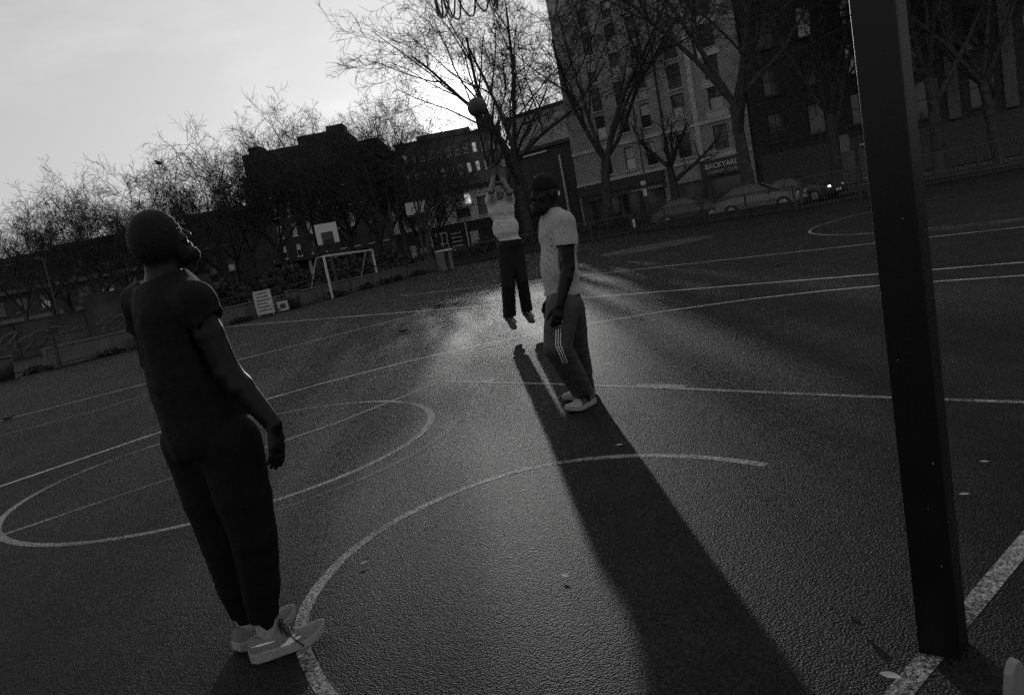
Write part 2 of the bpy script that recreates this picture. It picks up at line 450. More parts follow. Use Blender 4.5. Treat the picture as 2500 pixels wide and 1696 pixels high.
MB().box(-6, 2.0, -.55, -.36, 0, .42).build('board', M_FRAME, fs)
fb = MB()
for k in range(11): fb.box(-1.2 + k * .27, -1.2 + k * .27 + .17, -.575, -.553, .12, .26)
o = fb.build('strip', M_LETTER2, fs)

# dark brick block right of the hotel and the block behind the hoop post
opens = [(x, z, 1.2, 2.1) for x in (1.2, 4.2, 7.2) for z in (4.2, 7.6, 11.0, 14.4)]
d0 = Vector((12.4, -10.9, 0)).normalized()
b2A = Vector((20.9, 62.0, 0)) + d0 * .2; b2B = b2A + d0 * 9.6
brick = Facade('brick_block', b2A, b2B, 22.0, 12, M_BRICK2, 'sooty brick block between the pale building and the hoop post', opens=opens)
for k, (x, z, w, h) in enumerate(opens):
    l = M_LIT if k in (6, 7, 9, 10) else None
    brick.win(x, z, w, h, 'casement', lit=(l, l), frame=M_FRAME, sm=M_BRICK)
brick.part('shopfront', M_FRAME, (.4, 9.2, -.18, -.004, .2, 3.4))
brick.part('door', M_PAVE, (6.2, 7.2, -.24, -.185, .2, 2.5), (7.5, 8.3, -.24, -.185, .2, 2.5))
brick.part('fascia_strip', M_WHITE, (7.6, 9.0, -.30, -.19, 2.7, 2.82))
b3A = b2B + d0 * .2; b3B = b3A + d0 * 34
opens = [(x, z, 1.5, 2.5) for x in [1.5 + 3.2 * k for k in range(10)] for z in (3.6, 7.2, 10.8, 14.4)]
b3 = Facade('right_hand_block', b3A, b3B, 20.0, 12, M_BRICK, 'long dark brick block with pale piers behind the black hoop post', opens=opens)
for k, (x, z, w, h) in enumerate(opens):
    b3.win(x, z, w, h, 'casement', lit=(M_LIT if k in (9, 18) else None, None), frame=M_FRAME, sm=M_BRICK)
for k in range(6):
    x = .3 + 6.4 * k
    b3.part('pier', M_CONC, (x, x + .7, -.2, -.004, 3.2, 19.5))
    b3.part('pier', M_PAVE, (x + 3.2, x + 3.9, -.15, -.004, 3.2, 19.5))
b3.part('shopfront', M_FRAME, (.4, 33, -.18, -.004, .2, 3.0))

# pale gable and the low dark building in front of it
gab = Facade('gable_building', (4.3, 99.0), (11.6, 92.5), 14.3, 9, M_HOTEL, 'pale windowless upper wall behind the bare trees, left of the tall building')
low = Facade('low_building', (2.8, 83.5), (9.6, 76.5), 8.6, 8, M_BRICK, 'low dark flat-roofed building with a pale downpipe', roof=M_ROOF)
low.part('downpipe', M_PALE, (7.3, 7.5, -.15, -.01, 0.5, 7.6))
low.part('gutter', M_PALE, (0.0, 6.0, -.2, -.02, 8.2, 8.35))
low.part('fascia_strip', M_PALE, (2.6, 4.1, -.3, -.02, 3.35, 3.55))
low.part('garage_door', M_FRAME, (1.2, 3.4, -.06, -.003, 0.1, 2.6)); low.part('fascia_strip', M_PALE, (2.6, 4.1, -.3, -.02, 3.35, 3.55))
low.part('garage_door', M_FRAME, (4.2, 6.4, -.06, -.003, 0.1, 2.6))

# the block below the sun
opens = []
for i in range(12):
    for z in (3.0, 6.4, 9.8, 13.2, 16.6): opens.append((1.1 + i * 1.62, z, .75, 1.7))
mid = Facade('apartment_block', (-14.4, 150), (5.3, 150), 20.0, 14, M_BRICK3, 'brick apartment block with narrow windows standing below the sun', opens=opens)
lits = {3, 4, 8, 9, 13, 18, 23, 38, 43, 44, 48}  # panes that glow in place of sky glints
for k, (x, z, w, h) in enumerate(opens):
    l = M_LITB if k in lits and k % 3 else (M_LIT if k in lits else None)
    mid.win(x, z, w, h, lit=(l if rnd.random() < .8 else None, l))
mid.part('roof_step', M_BRICK3, (4.2, 14.2, 1.0, 12, 20.36, 21.3))
mid.part('chimney_stack', M_BRICK2, (15.9, 18.6, 2.0, 6, 20.36, 22.9))

# the white fronted shop row
opens = [(1.2, 3.35, 1.5, 1.7), (4.2, 3.35, 1.1, 1.7), (6.2, 3.35, 1.3, 1.7), (8.3, 3.35, 1.5, 1.7)]
M_STUCCO = mat('white_stucco', 0.62, 0.7, 0.2, 0.1, 2.0)
shp = Facade('white_shop_row', (-9.0, 76.2), (1.4, 76.2), 5.9, 7, M_STUCCO, 'white rendered shop row with dark doors behind the far backboard', opens=opens)
for k, (x, z, w, h) in enumerate(opens):
    shp.win(x, z, w, h, lit=(None, M_BLIND if k == 2 else None), frame=M_FRAME)
shp.part('lit_lamp_window', emis('glaring_window', 1.2), (7.25, 7.75, -.08, -.004, 4.6, 5.5))  # glowing pane stands for the bright reflection in the glass
shp.part('shopfront', M_BRICK2, (.1, 10.2, -.3, -.005, .02, 3.0))
dd = shp.part('double_door', M_WHITE, (3.9, 4.0, -.38, -.305, .3, 2.4), (4.35, 4.47, -.38, -.305, .3, 2.4), (4.85, 4.95, -.38, -.305, .3, 2.4), (4.0, 4.85, -.375, -.308, 2.25, 2.4), (4.0, 4.85, -.375, -.308, 1.25, 1.4), (4.0, 4.85, -.375, -.308, .3, .5))
shp.part('shelf_rack', M_BLIND, *[(5.3, 6.3, -.4, -.31, .5 + .38 * j, .62 + .38 * j) for j in range(5)])
shp.part('post', M_PALE, (3.35, 3.5, -.42, -.306, 1.0, 2.9), (6.75, 6.9, -.42, -.306, .5, 2.9))
shp.part('panel', M_PALE, (7.1, 7.9, -.36, -.307, .6, 2.0)); shp.part('panel', M_BLIND, (1.2, 1.9, -.36, -.307, .2, 1.7)); shp.part('panel', M_BLIND, (2.2, 3.2, -.36, -.307, .7, 1.3))

# the dark mansion block with a stepped parapet
opens = []
for i in range(10):
    for z in (3.0, 5.4, 7.8, 10.2): opens.append((1.0 + i * 1.72, z, .55, 1.5))
man = Facade('mansion_block', (-27.2, 95), (-9.6, 95), 12.6, 12, M_BRICK2, 'dark brick mansion block with a stepped parapet behind the near backboard', opens=opens)
lm = {4, 5, 6, 8, 9, 10, 12, 13, 18, 25, 26}
for k, (x, z, w, h) in enumerate(opens):
    l = M_LIT if k in lm else None
    man.win(x, z, w, h, lit=(l if k % 2 else None, l), frame=M_FRAMEW if k in lm else M_FRAME)
man.part('parapet', M_BRICK2, (.6, 7.2, .05, 10, 12.96, 15.5)); man.part('parapet', M_BRICK2, (7.25, 12.7, .04, 10, 12.96, 16.4)); man.part('parapet', M_BRICK2, (12.75, 16.4, .05, 10, 12.96, 14.7))
man.part('chimney_stack', M_BRICK2, (10.6, 12.6, 1, 4, 16.41, 17.1)); man.part('chimney_stack', M_BRICK2, (1.2, 2.6, 1, 4, 15.51, 16.3))
man.part('colonnade_post', M_PALE, *[(x, x + .35, -.5, -.2, .1, 2.4) for x in (1.0, 3.4, 5.6, 8.8)])
man.part('porch_roof', M_ROOF, (.4, 12.5, -1.0, -.01, 2.5, 2.75))

# low terraces on the far left
for nm, lab, x0, x1, Y, H, zs in (('terrace_block', 'low dark terrace with pale balcony bands at the far left', -62, -40.2, 76, 7.2, (2.4, 4.9)),
                             ('terrace_block', 'long low terrace with pale balcony bands behind the left trees', -40, -29.5, 76, 7.5, (2.4, 4.9)),
                             ('corner_house', 'low dark house beside the mansion block, half behind the near man', -29.2, -23.8, 80, 8.3, (2.6, 5.2))):
    n = int((x1 - x0) / 2.4)
    opens = [(.7 + i * 2.3, z, 1.2, 1.3) for i in range(n) for z in zs]
    t = Facade(nm, (x0, Y), (x1, Y), H, 8, M_BRICK2, lab, opens=opens)
    for k, (x, z, w, h) in enumerate(opens):
        t.win(x, z, w, h, 'casement', lit=(M_LIT if k % 7 == 2 else None, M_PAVE if k % 3 == 0 else None), frame=M_CONC, sm=M_CONC)
    if nm == 'terrace_block':
        for z in (4.3, 6.7):
            t.part('balcony_band', M_CONC, (.1, t.L - .1, -.5, -.01, z - .12, z + .28))
        t.part('balcony_band', M_CONC, (.5, t.L - .5, -.45, -.01, 1.55, 1.9))

# pavement and road beyond the right fence
M_ROAD = mat('road_tarmac', 0.045, 0.8, 0.3, 0.2, 2.0, 0.4, 60)
def slab(name, m, pts, z0, z1):
    b = MB(); n = len(pts); b.v = [(x, y, z0) for x, y in pts] + [(x, y, z1) for x, y in pts]
    b.f = [list(range(n))[::-1], list(range(n, 2 * n))] + [[k, (k + 1) % n, n + (k + 1) % n, n + k] for k in range(n)]
    return tag(b.build(name, m), kind='structure')
nn = Vector((-d0.y, d0.x, 0))  # away from the camera
def strip(q0, q1, t0=-30, t1=30):
    C = Vector((20.9, 62.0, 0)); q = [C + d0 * t0 - nn * q0, C + d0 * t1 - nn * q0, C + d0 * t1 - nn * q1, C + d0 * t0 - nn * q1]
    return [(p.x, p.y) for p in q]
slab('pavement', M_PAVE, strip(4.0, .4), -.02, .12)
slab('road', M_ROAD, strip(13.5, 4.2), -.02, .004)

# ------------------------------------------------------------------ bare plane trees
def make_tree(seed, H, fork=.32, spread=1.0, lean=(0, 0), limbs=5, r0=.3, pollard=False, dense=1.0):
    rg = random.Random(seed)
    A, Bm = [], []           # limbs (tubes), twigs (tubes)
    ends = []
    def rv(): return Vector((rg.gauss(0, 1), rg.gauss(0, 1), rg.gauss(0, 1)))
    def branch(p, d, L, r, lev):
        n = (7, 7, 6, 5, 4, 3)[lev]
        pts, rad = [p.copy()], [r]
        wob = (.05, .17, .20, .22, .26, .30)[lev]
        q, dd = p.copy(), d.normalized()
        out = Vector((d.x, d.y, 0))
        for i in range(n):
            f = (i + 1) / n
            up = (.0, .05, .05, .04, .0, -.03)[lev]
            dd = (dd + rv() * wob * .5 + Vector((0, 0, up))).normalized()
            q = q + dd * (L / n)
            pts.append(q.copy()); rad.append(max(r * (1 - f * (.30 if lev == 0 else .66)), (.05, .03, .02, .0125, .0105, .009)[lev]))
        (A if lev <= 2 else Bm).append((pts, rad, (8, 6, 5, 3, 3, 3)[lev]))
        if lev == 5 or (pollard and lev == 3):
            if rg.random() < .12: ends.append(q - Vector((0, 0, rg.uniform(.1, .25))))
            return
        nk = (limbs, 6, 6, 5, 4)[lev]
        for k in range(nk):
            if lev == 0:
                i = n if k < 3 else rg.randint(n - 2, n)
            else:
                t = .22 + .78 * (k + rg.random()) / nk
                i = min(n, max(1, int(round(t * n))))
            b = pts[i]; bd = (pts[i] - pts[i - 1]).normalized()
            if lev == 0:
                a = 2 * math.pi * (k + rg.uniform(-.25, .25)) / nk + seed
                tl = rg.uniform(.35, .85) * spread
                nd = Vector((math.cos(a) * math.sin(tl), math.sin(a) * math.sin(tl), math.cos(tl)))
            else:
                s = rv(); s = (s - bd * s.dot(bd)).normalized()
                nd = bd * rg.uniform(.45, .95) + s * rg.uniform(.5, .95) + Vector((0, 0, (.22, .15, .05, 0, 0)[lev]))
            nl = L * (0, .62, .55, .52, .6)[lev] * rg.uniform(.75, 1.05) if lev else (H - b.z) * rg.uniform(.62, .85)
            nr = rad[min(i, len(rad) - 1)] * ((.66, .56, .52, .55, .6)[lev]) * rg.uniform(.8, 1.1)
            if pollard and lev == 1: nl *= .55
            branch(b, nd, nl, max(nr, .011), lev + 1)
    d = Vector((lean[0], lean[1], 1))
    branch(Vector((0, 0, -.1)), d, H * fork, r0, 0)
    ta, tb = MB(), MB()
    for p, r, n in A:
        if n == 8:
            p = [p[0]] + [p[0] + (p[1] - p[0]) * .25] + p[1:]; r = [r[0] * 1.5, r[0] * 1.12] + r[1:]
        ta.tube(p, r, n, cap=False)
    for p, r, n in Bm: tb.tube(p, r, n, cap=False)
    for e in ends:
        i = len(tb.v); s = .024
        tb.v += [(e.x + s, e.y, e.z), (e.x - s, e.y, e.z), (e.x, e.y + s, e.z), (e.x, e.y - s, e.z), (e.x, e.y, e.z + s), (e.x, e.y, e.z - s)]
        for a, b, c in ((0, 2, 4), (2, 1, 4), (1, 3, 4), (3, 0, 4), (2, 0, 5), (1, 2, 5), (3, 1, 5), (0, 3, 5)): tb.f.append([i + a, i + b, i + c])
    zm = np.percentile(np.array([v[2] for v in tb.v]), 99.0); k = H / zm
    for b in (ta, tb): b.v = [(x * k, y * k, z * k) for x, y, z in b.v]
    return ta.mesh('trunk', True), tb.mesh('crown')
TREES = {}
def tree(kind, x, y, s, rz, label, group=None, sz=None):
    tm, cm = TREES[kind]
    o = empty('plane_tree', (x, y, 0), rz); o.scale = (s, s, sz or s)
    tag(o, label, 'tree', group)
    link('trunk', tm, M_BARK, o); link('crown', cm, M_TWIG, o)
    return o
TREES['a'] = make_tree(3, 12.0, .28, 1.05, (.05, 0), 5, .26)
TREES['b'] = make_tree(11, 12.0, .26, 1.1, (-.06, .02), 5, .26)
TREES['c'] = make_tree(23, 12.0, .30, .95, (.02, -.03), 6, .25)
TREES['d'] = make_tree(31, 17.0, .30, 1.0, (-.05, 0), 5, .36)
TREES['e'] = make_tree(47, 17.0, .27, 1.05, (-.10, 0), 5, .36)
TREES['p'] = make_tree(8, 7.5, .42, 1.1, (0, 0), 6, .30, pollard=True)
GT = 'bare trees along the far side'
def px_tree(kind, px, Y, s, rz, label, py=560, sz=None):
    p = at(px, py, Y); return tree(kind, p.x, Y, s, rz, label, GT, sz)
px_tree('a', 20, 46, 0.66, .3, 'small bare tree at the far left edge, over the terrace roof', 650)
px_tree('c', 95, 52, 0.74, 2.1, 'second bare tree from the left edge, beside the left lamp post', 650)
px_tree('b', 205, 50, 0.68, 4.0, 'bare tree above the graffiti wall, left of the near man', 640)
px_tree('c', 300, 54, 0.74, 5.2, 'bare tree directly behind the near man, left of his head', 620)
px_tree('a', 450, 52, 0.8, 1.2, 'bare forked tree right of the near man, clear of the roofs', 610)
px_tree('b', 520, 60, 0.93, 2.4, 'bushy bare tree at the left end of the mansion block', 600)
px_tree('c', 600, 64, 1.05, .7, 'bare tree in front of the mansion block, left bay', 600)
px_tree('a', 690, 66, 1.12, 3.4, 'bare tree in front of the mansion block, middle bay', 590)
px_tree('b', 770, 62, 1.08, 5.5, 'bare tree above the goal, against the mansion block', 590)
px_tree('c', 850, 66, 1.05, 1.9, 'bare tree behind the near backboard', 580)
px_tree('a', 925, 64, 0.98, 4.4, 'bare tree at the right end of the mansion block', 580)
px_tree('d', 985, 62, 0.78, 1.05, 'tall bare tree left of the sun, before the white shop row', 560)
px_tree('e', 1230, 66, 1.06, 3.93, 'tall bare tree with the ball and the sun in front of it', 560)
px_tree('d', 1290, 58, 1.22, 0.52, 'tall bare tree right of the sun, behind the jumping man', 550)
px_tree('e', 1478, 52, 1.12, 3.1, 'tall bare tree before the left windows of the pale building', 520)
px_tree('p', 1652, 56, 1.05, .5, 'short pollarded tree before the pale building', 490)
px_tree('d', 1828, 46, 1.2, .9, 'big bare tree with a thick trunk behind the silver car', 450)
px_tree('e', 2042, 50, 1.15, 4.2, 'bare tree just left of the black hoop post', 420)
px_tree('d', 2290, 46, 1.1, 2.6, 'bare tree just right of the black hoop post', 380)
px_tree('e', 2440, 46, 1.1, 5.6, 'bare tree at the right edge of the frame', 360)

px_tree('c', 958, 57, .93, 2.6, 'bare tree between the mansion block and the white shop row', 565)
px_tree('b', 1012, 66, .84, 5.1, 'low bushy bare tree before the left end of the white shop row', 560)
px_tree('c', 1060, 70, .72, .9, 'small bare tree just left of the sun, below the roofline', 560)

px_tree('e', 1035, 47, .50, 3.9, 'small bare tree beyond the goal, nearest of those left of the sun', 575)  # added to cast a dark band over the left of the court
px_tree('b', 150, 60, .86, 1.7, 'bare tree half hidden between the second and third trees from the left', 650)
px_tree('a', 255, 62, .92, 2.9, 'bare tree a little behind the one directly behind the near man', 640)
px_tree('b', 385, 62, .92, .2, 'bare tree just right of the near man\'s head, rising behind the forked one', 620)
px_tree('a', 560, 70, 1.12, 5.6, 'bare tree farther back over the left corner of the mansion block', 600)

# ------------------------------------------------------------------ fences, low wall, graffiti wall
def mesh_mat(name, v):
    m = mat(name, v, 0.5, 0.5, 0.2, 5); return m
M_MESH = mesh_mat('fence_wire', 0.06)
def fence(name, pts, H, label, wire=True, bars=False, post_h=None, step=2.6):
    P = [Vector((x, y, 0)) for x, y in pts]
    root = empty(name, P[0]); tag(root, label, 'fence')
    rail, low, wm = MB(), MB(), MB(); posts = []
    for a, b in zip(P[:-1], P[1:]):
        d = (b - a); L = d.length; d.normalize(); n = max(1, round(L / step))
        up = Vector((0, 0, H)); r0 = a - P[0]; r1 = b - P[0]
        rail.bar(r0 + up, r1 + up, .055); low.bar(r0 + Vector((0, 0, .12)), r1 + Vector((0, 0, .12)), .035)
        posts += [a + d * (L * k / n) for k in range(n)]
        if wire:
            m = int(L / .16)
            for k in range(m): q = r0 + d * (L * (k + .5) / m); wm.bar(q + Vector((0, 0, .12)), q + Vector((0, 0, H)), .007)
            for k in range(1, int(H / .16)): wm.bar(r0 + Vector((0, 0, .12 + .16 * k)), r1 + Vector((0, 0, .12 + .16 * k)), .007)
        if bars:
            m = int(L / .13)
            for k in range(m): q = r0 + d * (L * (k + .5) / m); wm.bar(q + Vector((0, 0, .12)), q + Vector((0, 0, H)), .022)
    posts.append(P[-1])
    rail.build('rail', M_IRON, root); low.build('bottom_rail', M_IRON, root)
    tag(wm.build('bars' if bars else 'wire_mesh', M_IRON if bars else M_MESH, root), kind='stuff')
    pm = MB().box(-.035, .035, -.035, .035, -.1, post_h or (H + .02)).mesh('post')
    for p in posts: link('post', pm, M_IRON, root, p - P[0])
    return root
LF = [(-19, 20.4), (-12.96, 23.1), (-10.2, 28.5), (-8.4, 32.3), (-6.9, 37.5), (-4.72, 42.37), (-3.0, 47.0)]
fence('mesh_fence', LF, .95, 'low black wire mesh fence along the left side of the court', step=3.0)
RF = [(-3.0, 47.2), (3.5, 46.6), (7.79, 44.67), (10.6, 39.9), (13.35, 35.06)]
fence('bar_railing', RF, 1.08, 'black bar railing in front of the silver car', wire=False, bars=True, step=2.8)
fence('bar_railing', [(13.6, 35.0), (21, 34.2), (32, 32)], 1.35, 'black bar railing behind the hoop post at the right', wire=False, bars=True, step=2.8)

def wall_line(name, pts, h0, th, m, label, cat='wall', panel=None, hs=None):
    P = [Vector((x, y, 0)) for x, y in pts]
    root = empty(name, P[0]); tag(root, label, cat)
    for i, (a, b) in enumerate(zip(P[:-1], P[1:])):
        d = b - a; L = d.length; d.normalize(); ang = math.atan2(d.y, d.x)
        n = max(1, round(L / panel)); h = hs[i] if hs else h0
        me = MB().box(.012, L / n - .012, -th / 2, th / 2, -.1, h - .05).mesh('panel')
        cp = MB().box(.004, L / n - .004, -th / 2 - .03, th / 2 + .03, h - .048, h).mesh('coping')
        for k in range(n):
            o = link('panel', me, m, root, a + d * (L * k / n) - P[0], (0, 0, ang)); link('coping', cp, m, o)
    return root
wall_line('low_wall', [(x + .25, y + .3) for x, y in RF], .42, .22, M_BRICK2, 'low dark brick wall at the foot of the bar railing', panel=3.0)
wall_line('low_wall', [(x - .55, y + .35) for x, y in LF[1:]], .62, .2, M_CONC, 'low pale concrete wall just behind the wire mesh fence', panel=3.0)
M_GRAF = mat('painted_wall', 0.05, 0.8, 0.2, 0.6, .9, 0.3, 14, detail=8)
gw = wall_line('graffiti_wall', [(-30, 30), (-23.0, 33.0), (-18.0, 35.0), (-13.2, 37.4)], 1.4, .25, M_GRAF, 'dark graffiti covered wall behind the left fence', panel=3.4, hs=(1.15, 1.5, 2.1))
# painted swirls on it (no readable words in the photograph)
gb = MB(); rg = random.Random(77)
for k in range(16):
    t = k / 16; p0 = Vector((-22.6, 33.0, 0)).lerp(Vector((-13.6, 37.0, 0)), t) - Vector((-30, 30, 0)); dg = Vector((.92, .40, 0))
    nrm = Vector((.40, -.92, 0)); z = rg.uniform(.5, .9)
    pts = [p0 + nrm * .14 + dg * (.35 * math.sin(a * 1.7 + k) + a * .06) + Vector((0, 0, z + .33 * math.cos(a * 1.3 + k))) for a in np.linspace(0, 4.5, 12)]
    for a, b in zip(pts[:-1], pts[1:]): gb.bar(a, b, .012, .07)
gb.build('spray_paint', mat('spray_paint', .09, .6, .3, .4, 2), gw)

# hedge bank behind the walls
def leafy(name, pts, wdt, h, m, label, n, seed, cat='hedge', size=.16):
    rg = random.Random(seed); b = MB()
    size = size * (1.5 if cat == 'weeds' else 1)
    for k in range(n):
        t = rg.random() * (len(pts) - 1); i = int(t); f = t - i
        c = Vector((pts[i][0], pts[i][1], 0)).lerp(Vector((pts[i + 1][0], pts[i + 1][1], 0)), f)
        hh = h * (.75 + .25 * math.sin(t * 9 + seed)) * (.8 + .2 * math.sin(t * 31))
        c += Vector((rg.gauss(0, wdt * .35), rg.gauss(0, wdt * .35), hh * rg.random() ** .7))
        u = Vector((rg.gauss(0, 1), rg.gauss(0, 1), rg.gauss(0, 1))).normalized(); v = u.cross(Vector((rg.gauss(0, 1), rg.gauss(0, 1), rg.gauss(0, 1)))).normalized()
        s = size * rg.uniform(.5, 1.3); j = len(b.v)
        b.v += [tuple(c - u * s), tuple(c - v * s * .6), tuple(c + u * s), tuple(c + v * s * .6)]; b.f.append([j, j + 1, j + 2, j + 3])
    o = b.build(name, m); tag(o, label, cat); return o
leafy('hedge', [(-30, 33), (-20, 37.5), (-14, 40.5), (-9.5, 43), (-6, 49)], 1.6, 1.9, M_HEDGE, 'dark bushes behind the graffiti wall and the low wall', 15000, 3)
leafy('hedge', [(-6, 51), (-2, 54), (4, 54), (10, 50)], 1.2, 1.3, M_HEDGE, 'dark low hedge behind the jumping man and the railing', 7000, 9)
for k, (x, y, s) in enumerate(((-11.6, 25.6, .42), (-11.1, 26.4, .28), (-12.2, 24.6, .2), (-13.6, 22.9, .2), (-9.6, 29.3, .2), (-7.2, 35.3, .35), (-6.3, 38.0, .3), (-5.6, 39.6, .33), (-5.2, 41.2, .3), (-4.3, 43.6, .3))):
    leafy('weed_clump', [(x - .15, y - .1), (x + .25, y + .2)], .28, s, M_HEDGE, ('largest dark weed clump at the foot of the left fence', 'second dark weed clump beside the largest one at the left fence', 'small weed tuft left of the largest clump', 'small weed tuft at the far left fence post', 'small weed tuft left of the notice board', 'weed clump at the near goal post', 'weed clump inside the goal, nearer half', 'weed clump in the middle of the goal mouth', 'weed clump beside the far goal post', 'weed clump at the wall past the goal')[k], 260, k + 20, 'weeds', .06)

# notice board, bin and small sign by the left fence
def px_base(x, y): return gp(x, y)
p = Vector((-9.0, 30.6, 0)); dl = Vector((.43, .9, 0)).normalized(); angl = math.atan2(dl.y, dl.x)
nb = empty('notice_board', p, angl - .55); tag(nb, 'white notice board with lines of small text on the mesh fence', 'notice board')
MB().box(-.34, .34, -.02, .02, .08, .98).build('board', M_BLIND, nb)
tb = MB()
for k in range(6): tb.box(-.26, .2 + .06 * ((k * 7) % 3 - 1), -.028, -.022, .86 - .13 * k, .895 - .13 * k)
tb.build('print', M_FRAME, nb)
MB().box(-.3, -.25, .021, .06, -.1, 1.0).box(.25, .3, .021, .06, -.1, 1.0).build('leg', M_STEEL, nb)
sp = empty('small_sign', Vector((-8.62, 31.7, 0)), angl - .5); tag(sp, 'small white square sign on the ground beside the dark bin', 'sign')
MB().box(-.22, .22, -.02, .02, .03, .4).build('board', M_BLIND, sp); MB().box(-.12, .12, -.026, -.021, .12, .3).build('print', M_FRAME, sp)
def bin_(p, r, h, label, m):
    o = empty('litter_bin', p); tag(o, label, 'bin')
    b = MB(); n = 14
    prof = [(r * .82, 0), (r * .9, h * .5), (r, h), (r * .92, h), (r * .8, h * .1)]
    for rr, z in prof:
        for k in range(n): b.v.append((rr * math.cos(2 * math.pi * k / n), rr * math.sin(2 * math.pi * k / n), z))
    for j in range(len(prof) - 1):
        for k in range(n): b.f.append([j * n + k, j * n + (k + 1) % n, (j + 1) * n + (k + 1) % n, (j + 1) * n + k])
    b.f.append([k for k in range(n)][::-1])
    b.build('body', m, o, True)
    MB().tube([(r * 1.02 * math.cos(a), r * 1.02 * math.sin(a), h) for a in np.linspace(0, 2 * math.pi, 15)], .02, 5).build('rim', m, o)
    return o
bin_(gp(722, 752) + Vector((0, 0, 0)), .27, .72, 'dark round litter bin beside the notice board', M_IRON)
bin_(gp(12, 928), .32, .62, 'dark slatted litter bin at the left edge of the frame', M_IRON)

# the pale cabinet with a bright lid
cb = empty('park_bench_table', Vector((-2.70, 43.6, 0)), .35); tag(cb, 'pale concrete table with a sunlit top beyond the goal', 'table')
MB().box(-.42, .42, -.3, .3, 1.02, 1.10).build('top', M_WHITE, cb)
MB().box(-.40, -.05, -.24, .24, -.1, 1.018).build('leg', M_CONC, cb); MB().box(.18, .36, -.24, .24, -.1, 1.018).build('leg', M_CONC, cb)

# ------------------------------------------------------------------ goal
gl = empty('football_goal', (-7.3, 34.95, 0)); tag(gl, 'white tubular five a side goal in front of the left fence', 'goal')
gd = Vector((1.05, 7.2, 0)); gb_ = Vector((-1.1, .25, 0))
MB().tube([(0, 0, -.05), (0, 0, 1.84)], .055, 10).build('post', M_WHITE, gl)
MB().tube([gd + Vector((0, 0, -.05)), gd + Vector((0, 0, 1.78))], .055, 10).build('post', M_WHITE, gl)
MB().tube([Vector((0, 0, 1.84)), gd + Vector((0, 0, 1.78))], .055, 10).build('crossbar', M_WHITE, gl)
for q, h in ((Vector((0, 0, 0)), 1.84), (gd, 1.78)):
    MB().tube([q + Vector((0, 0, h)), q + Vector((-.35, .12, h)), q + gb_], .03, 8).build('stay', M_STEEL, gl)

# ------------------------------------------------------------------ background hoops
def small_hoop(name, base, H, label, face, w, h, z0, style):
    o = empty(name, base, face); tag(o, label, 'basketball hoop')
    MB().box(-.07, .07, .55, .69, -.1, z0 + h * .6).build('post', M_IRON, o, bevel=.01)
    MB().bar((0, .62, z0 + h * .55), (0, .06, z0 + h * .55), .09).bar((0, .62, z0 - .5), (0, .06, z0 + .1), .06).build('arm', M_IRON, o)
    MB().box(-w / 2, w / 2, -.02, .02, z0, z0 + h).build('backboard', M_WHITE, o, bevel=.008)
    sq = MB()
    if style == 'a':
        sq.box(-w * .27, w * .27, -.028, -.021, z0 + .0, z0 + h * .58)
    else:
        x, zz, hh = w * .19, z0 + h * .28, h * .32
        sq.box(-x, x, -.028, -.021, zz + hh, zz + hh + .04); sq.box(-x - .04, -x, -.028, -.021, zz, zz + hh + .04); sq.box(x, x + .04, -.028, -.021, zz, zz + hh + .04)
        sq.box(-w / 2, w / 2, -.029, -.022, z0, z0 + .14)
    sq.build('target_square', M_IRON, o)
    rz = z0 + .18; R = .225
    ring = [(R * math.cos(a), -.36 + R * math.sin(a), rz) for a in np.linspace(0, 2 * math.pi, 25)]
    MB().tube(ring, .014, 6).bar((0, -.03, rz), (0, -.14, rz), .12, .03).build('rim', M_IRON, o)
    nt = MB()
    for k in range(12):
        a = 2 * math.pi * k / 12
        for sgn in (1, -1):
            nt.tube([(R * (1 - .14 * j) * math.cos(a + sgn * .13 * j), -.36 + R * (1 - .14 * j) * math.sin(a + sgn * .13 * j), rz - .1 * j) for j in range(4)], .006, 3, False)
    nt.build('net', M_IRON, o)
    return o
hb = at(800, 600, 38.0)
small_hoop('far_basketball_hoop', (-7.55, 38.0, 0), 3, 'far hoop with white board and black square above the goal', .25, 1.02, .95, 2.42, 'a')
small_hoop('far_basketball_hoop', (-4.1, 48.5, 0), 3, 'far hoop with outlined square before the white shop row', .2, 1.22, .85, 3.30, 'b')

# ------------------------------------------------------------------ lamp posts and street signs
def lamp_post(x, y, h, label, arm=(.5, 0), zb=-.1):
    o = empty('lamp_post', (x, y, 0)); tag(o, label, 'lamp post')
    MB().tube([(0, 0, zb), (0, 0, 1.2), (0, 0, 1.22), (0, 0, h)], [.10, .10, .06, .045], 8).build('pole', M_IRON, o)
    MB().bar((0, 0, h), (arm[0], arm[1], h + .06), .05).build('arm', M_IRON, o)
    MB().box(arm[0] - .14, arm[0] + .14, arm[1] - .1, arm[1] + .1, h + .02, h + .12).build('head', M_IRON, o, bevel=.02)
    return o
q = at(1545, 254, 50); lamp_post(q.x, 50, q.z, 'slim lamp post in front of the tall pale building', (-.35, 0))
q = at(106, 632, 40); lamp_post(q.x, 40, q.z, 'dark lamp post among the bare trees at the far left', (-.25, 0))
def street_sign(px, py, Y, w, h, label, m=M_BLIND, hp=None):
    q = at(px, py, Y); o = empty('street_sign', (q.x, Y, 0), -.4); tag(o, label, 'sign')
    MB().tube([(0, .02, -.1), (0, .02, q.z + h / 2)], .03, 6).build('pole', M_IRON, o)
    MB().box(-w / 2, w / 2, -.04, -.015, q.z - h / 2, q.z + h / 2).build('plate', m, o, bevel=.01)
    return o
street_sign(1575, 470, 47, .22, .42, 'small pale sign low on a pole beside the slim lamp post')
street_sign(1570, 447, 49, .3, .25, 'small pale round-cornered sign just above the one beside the slim lamp post')
street_sign(1548, 545, 43.5, .14, .45, 'pale strip sign on the railing right of the man in the cap')
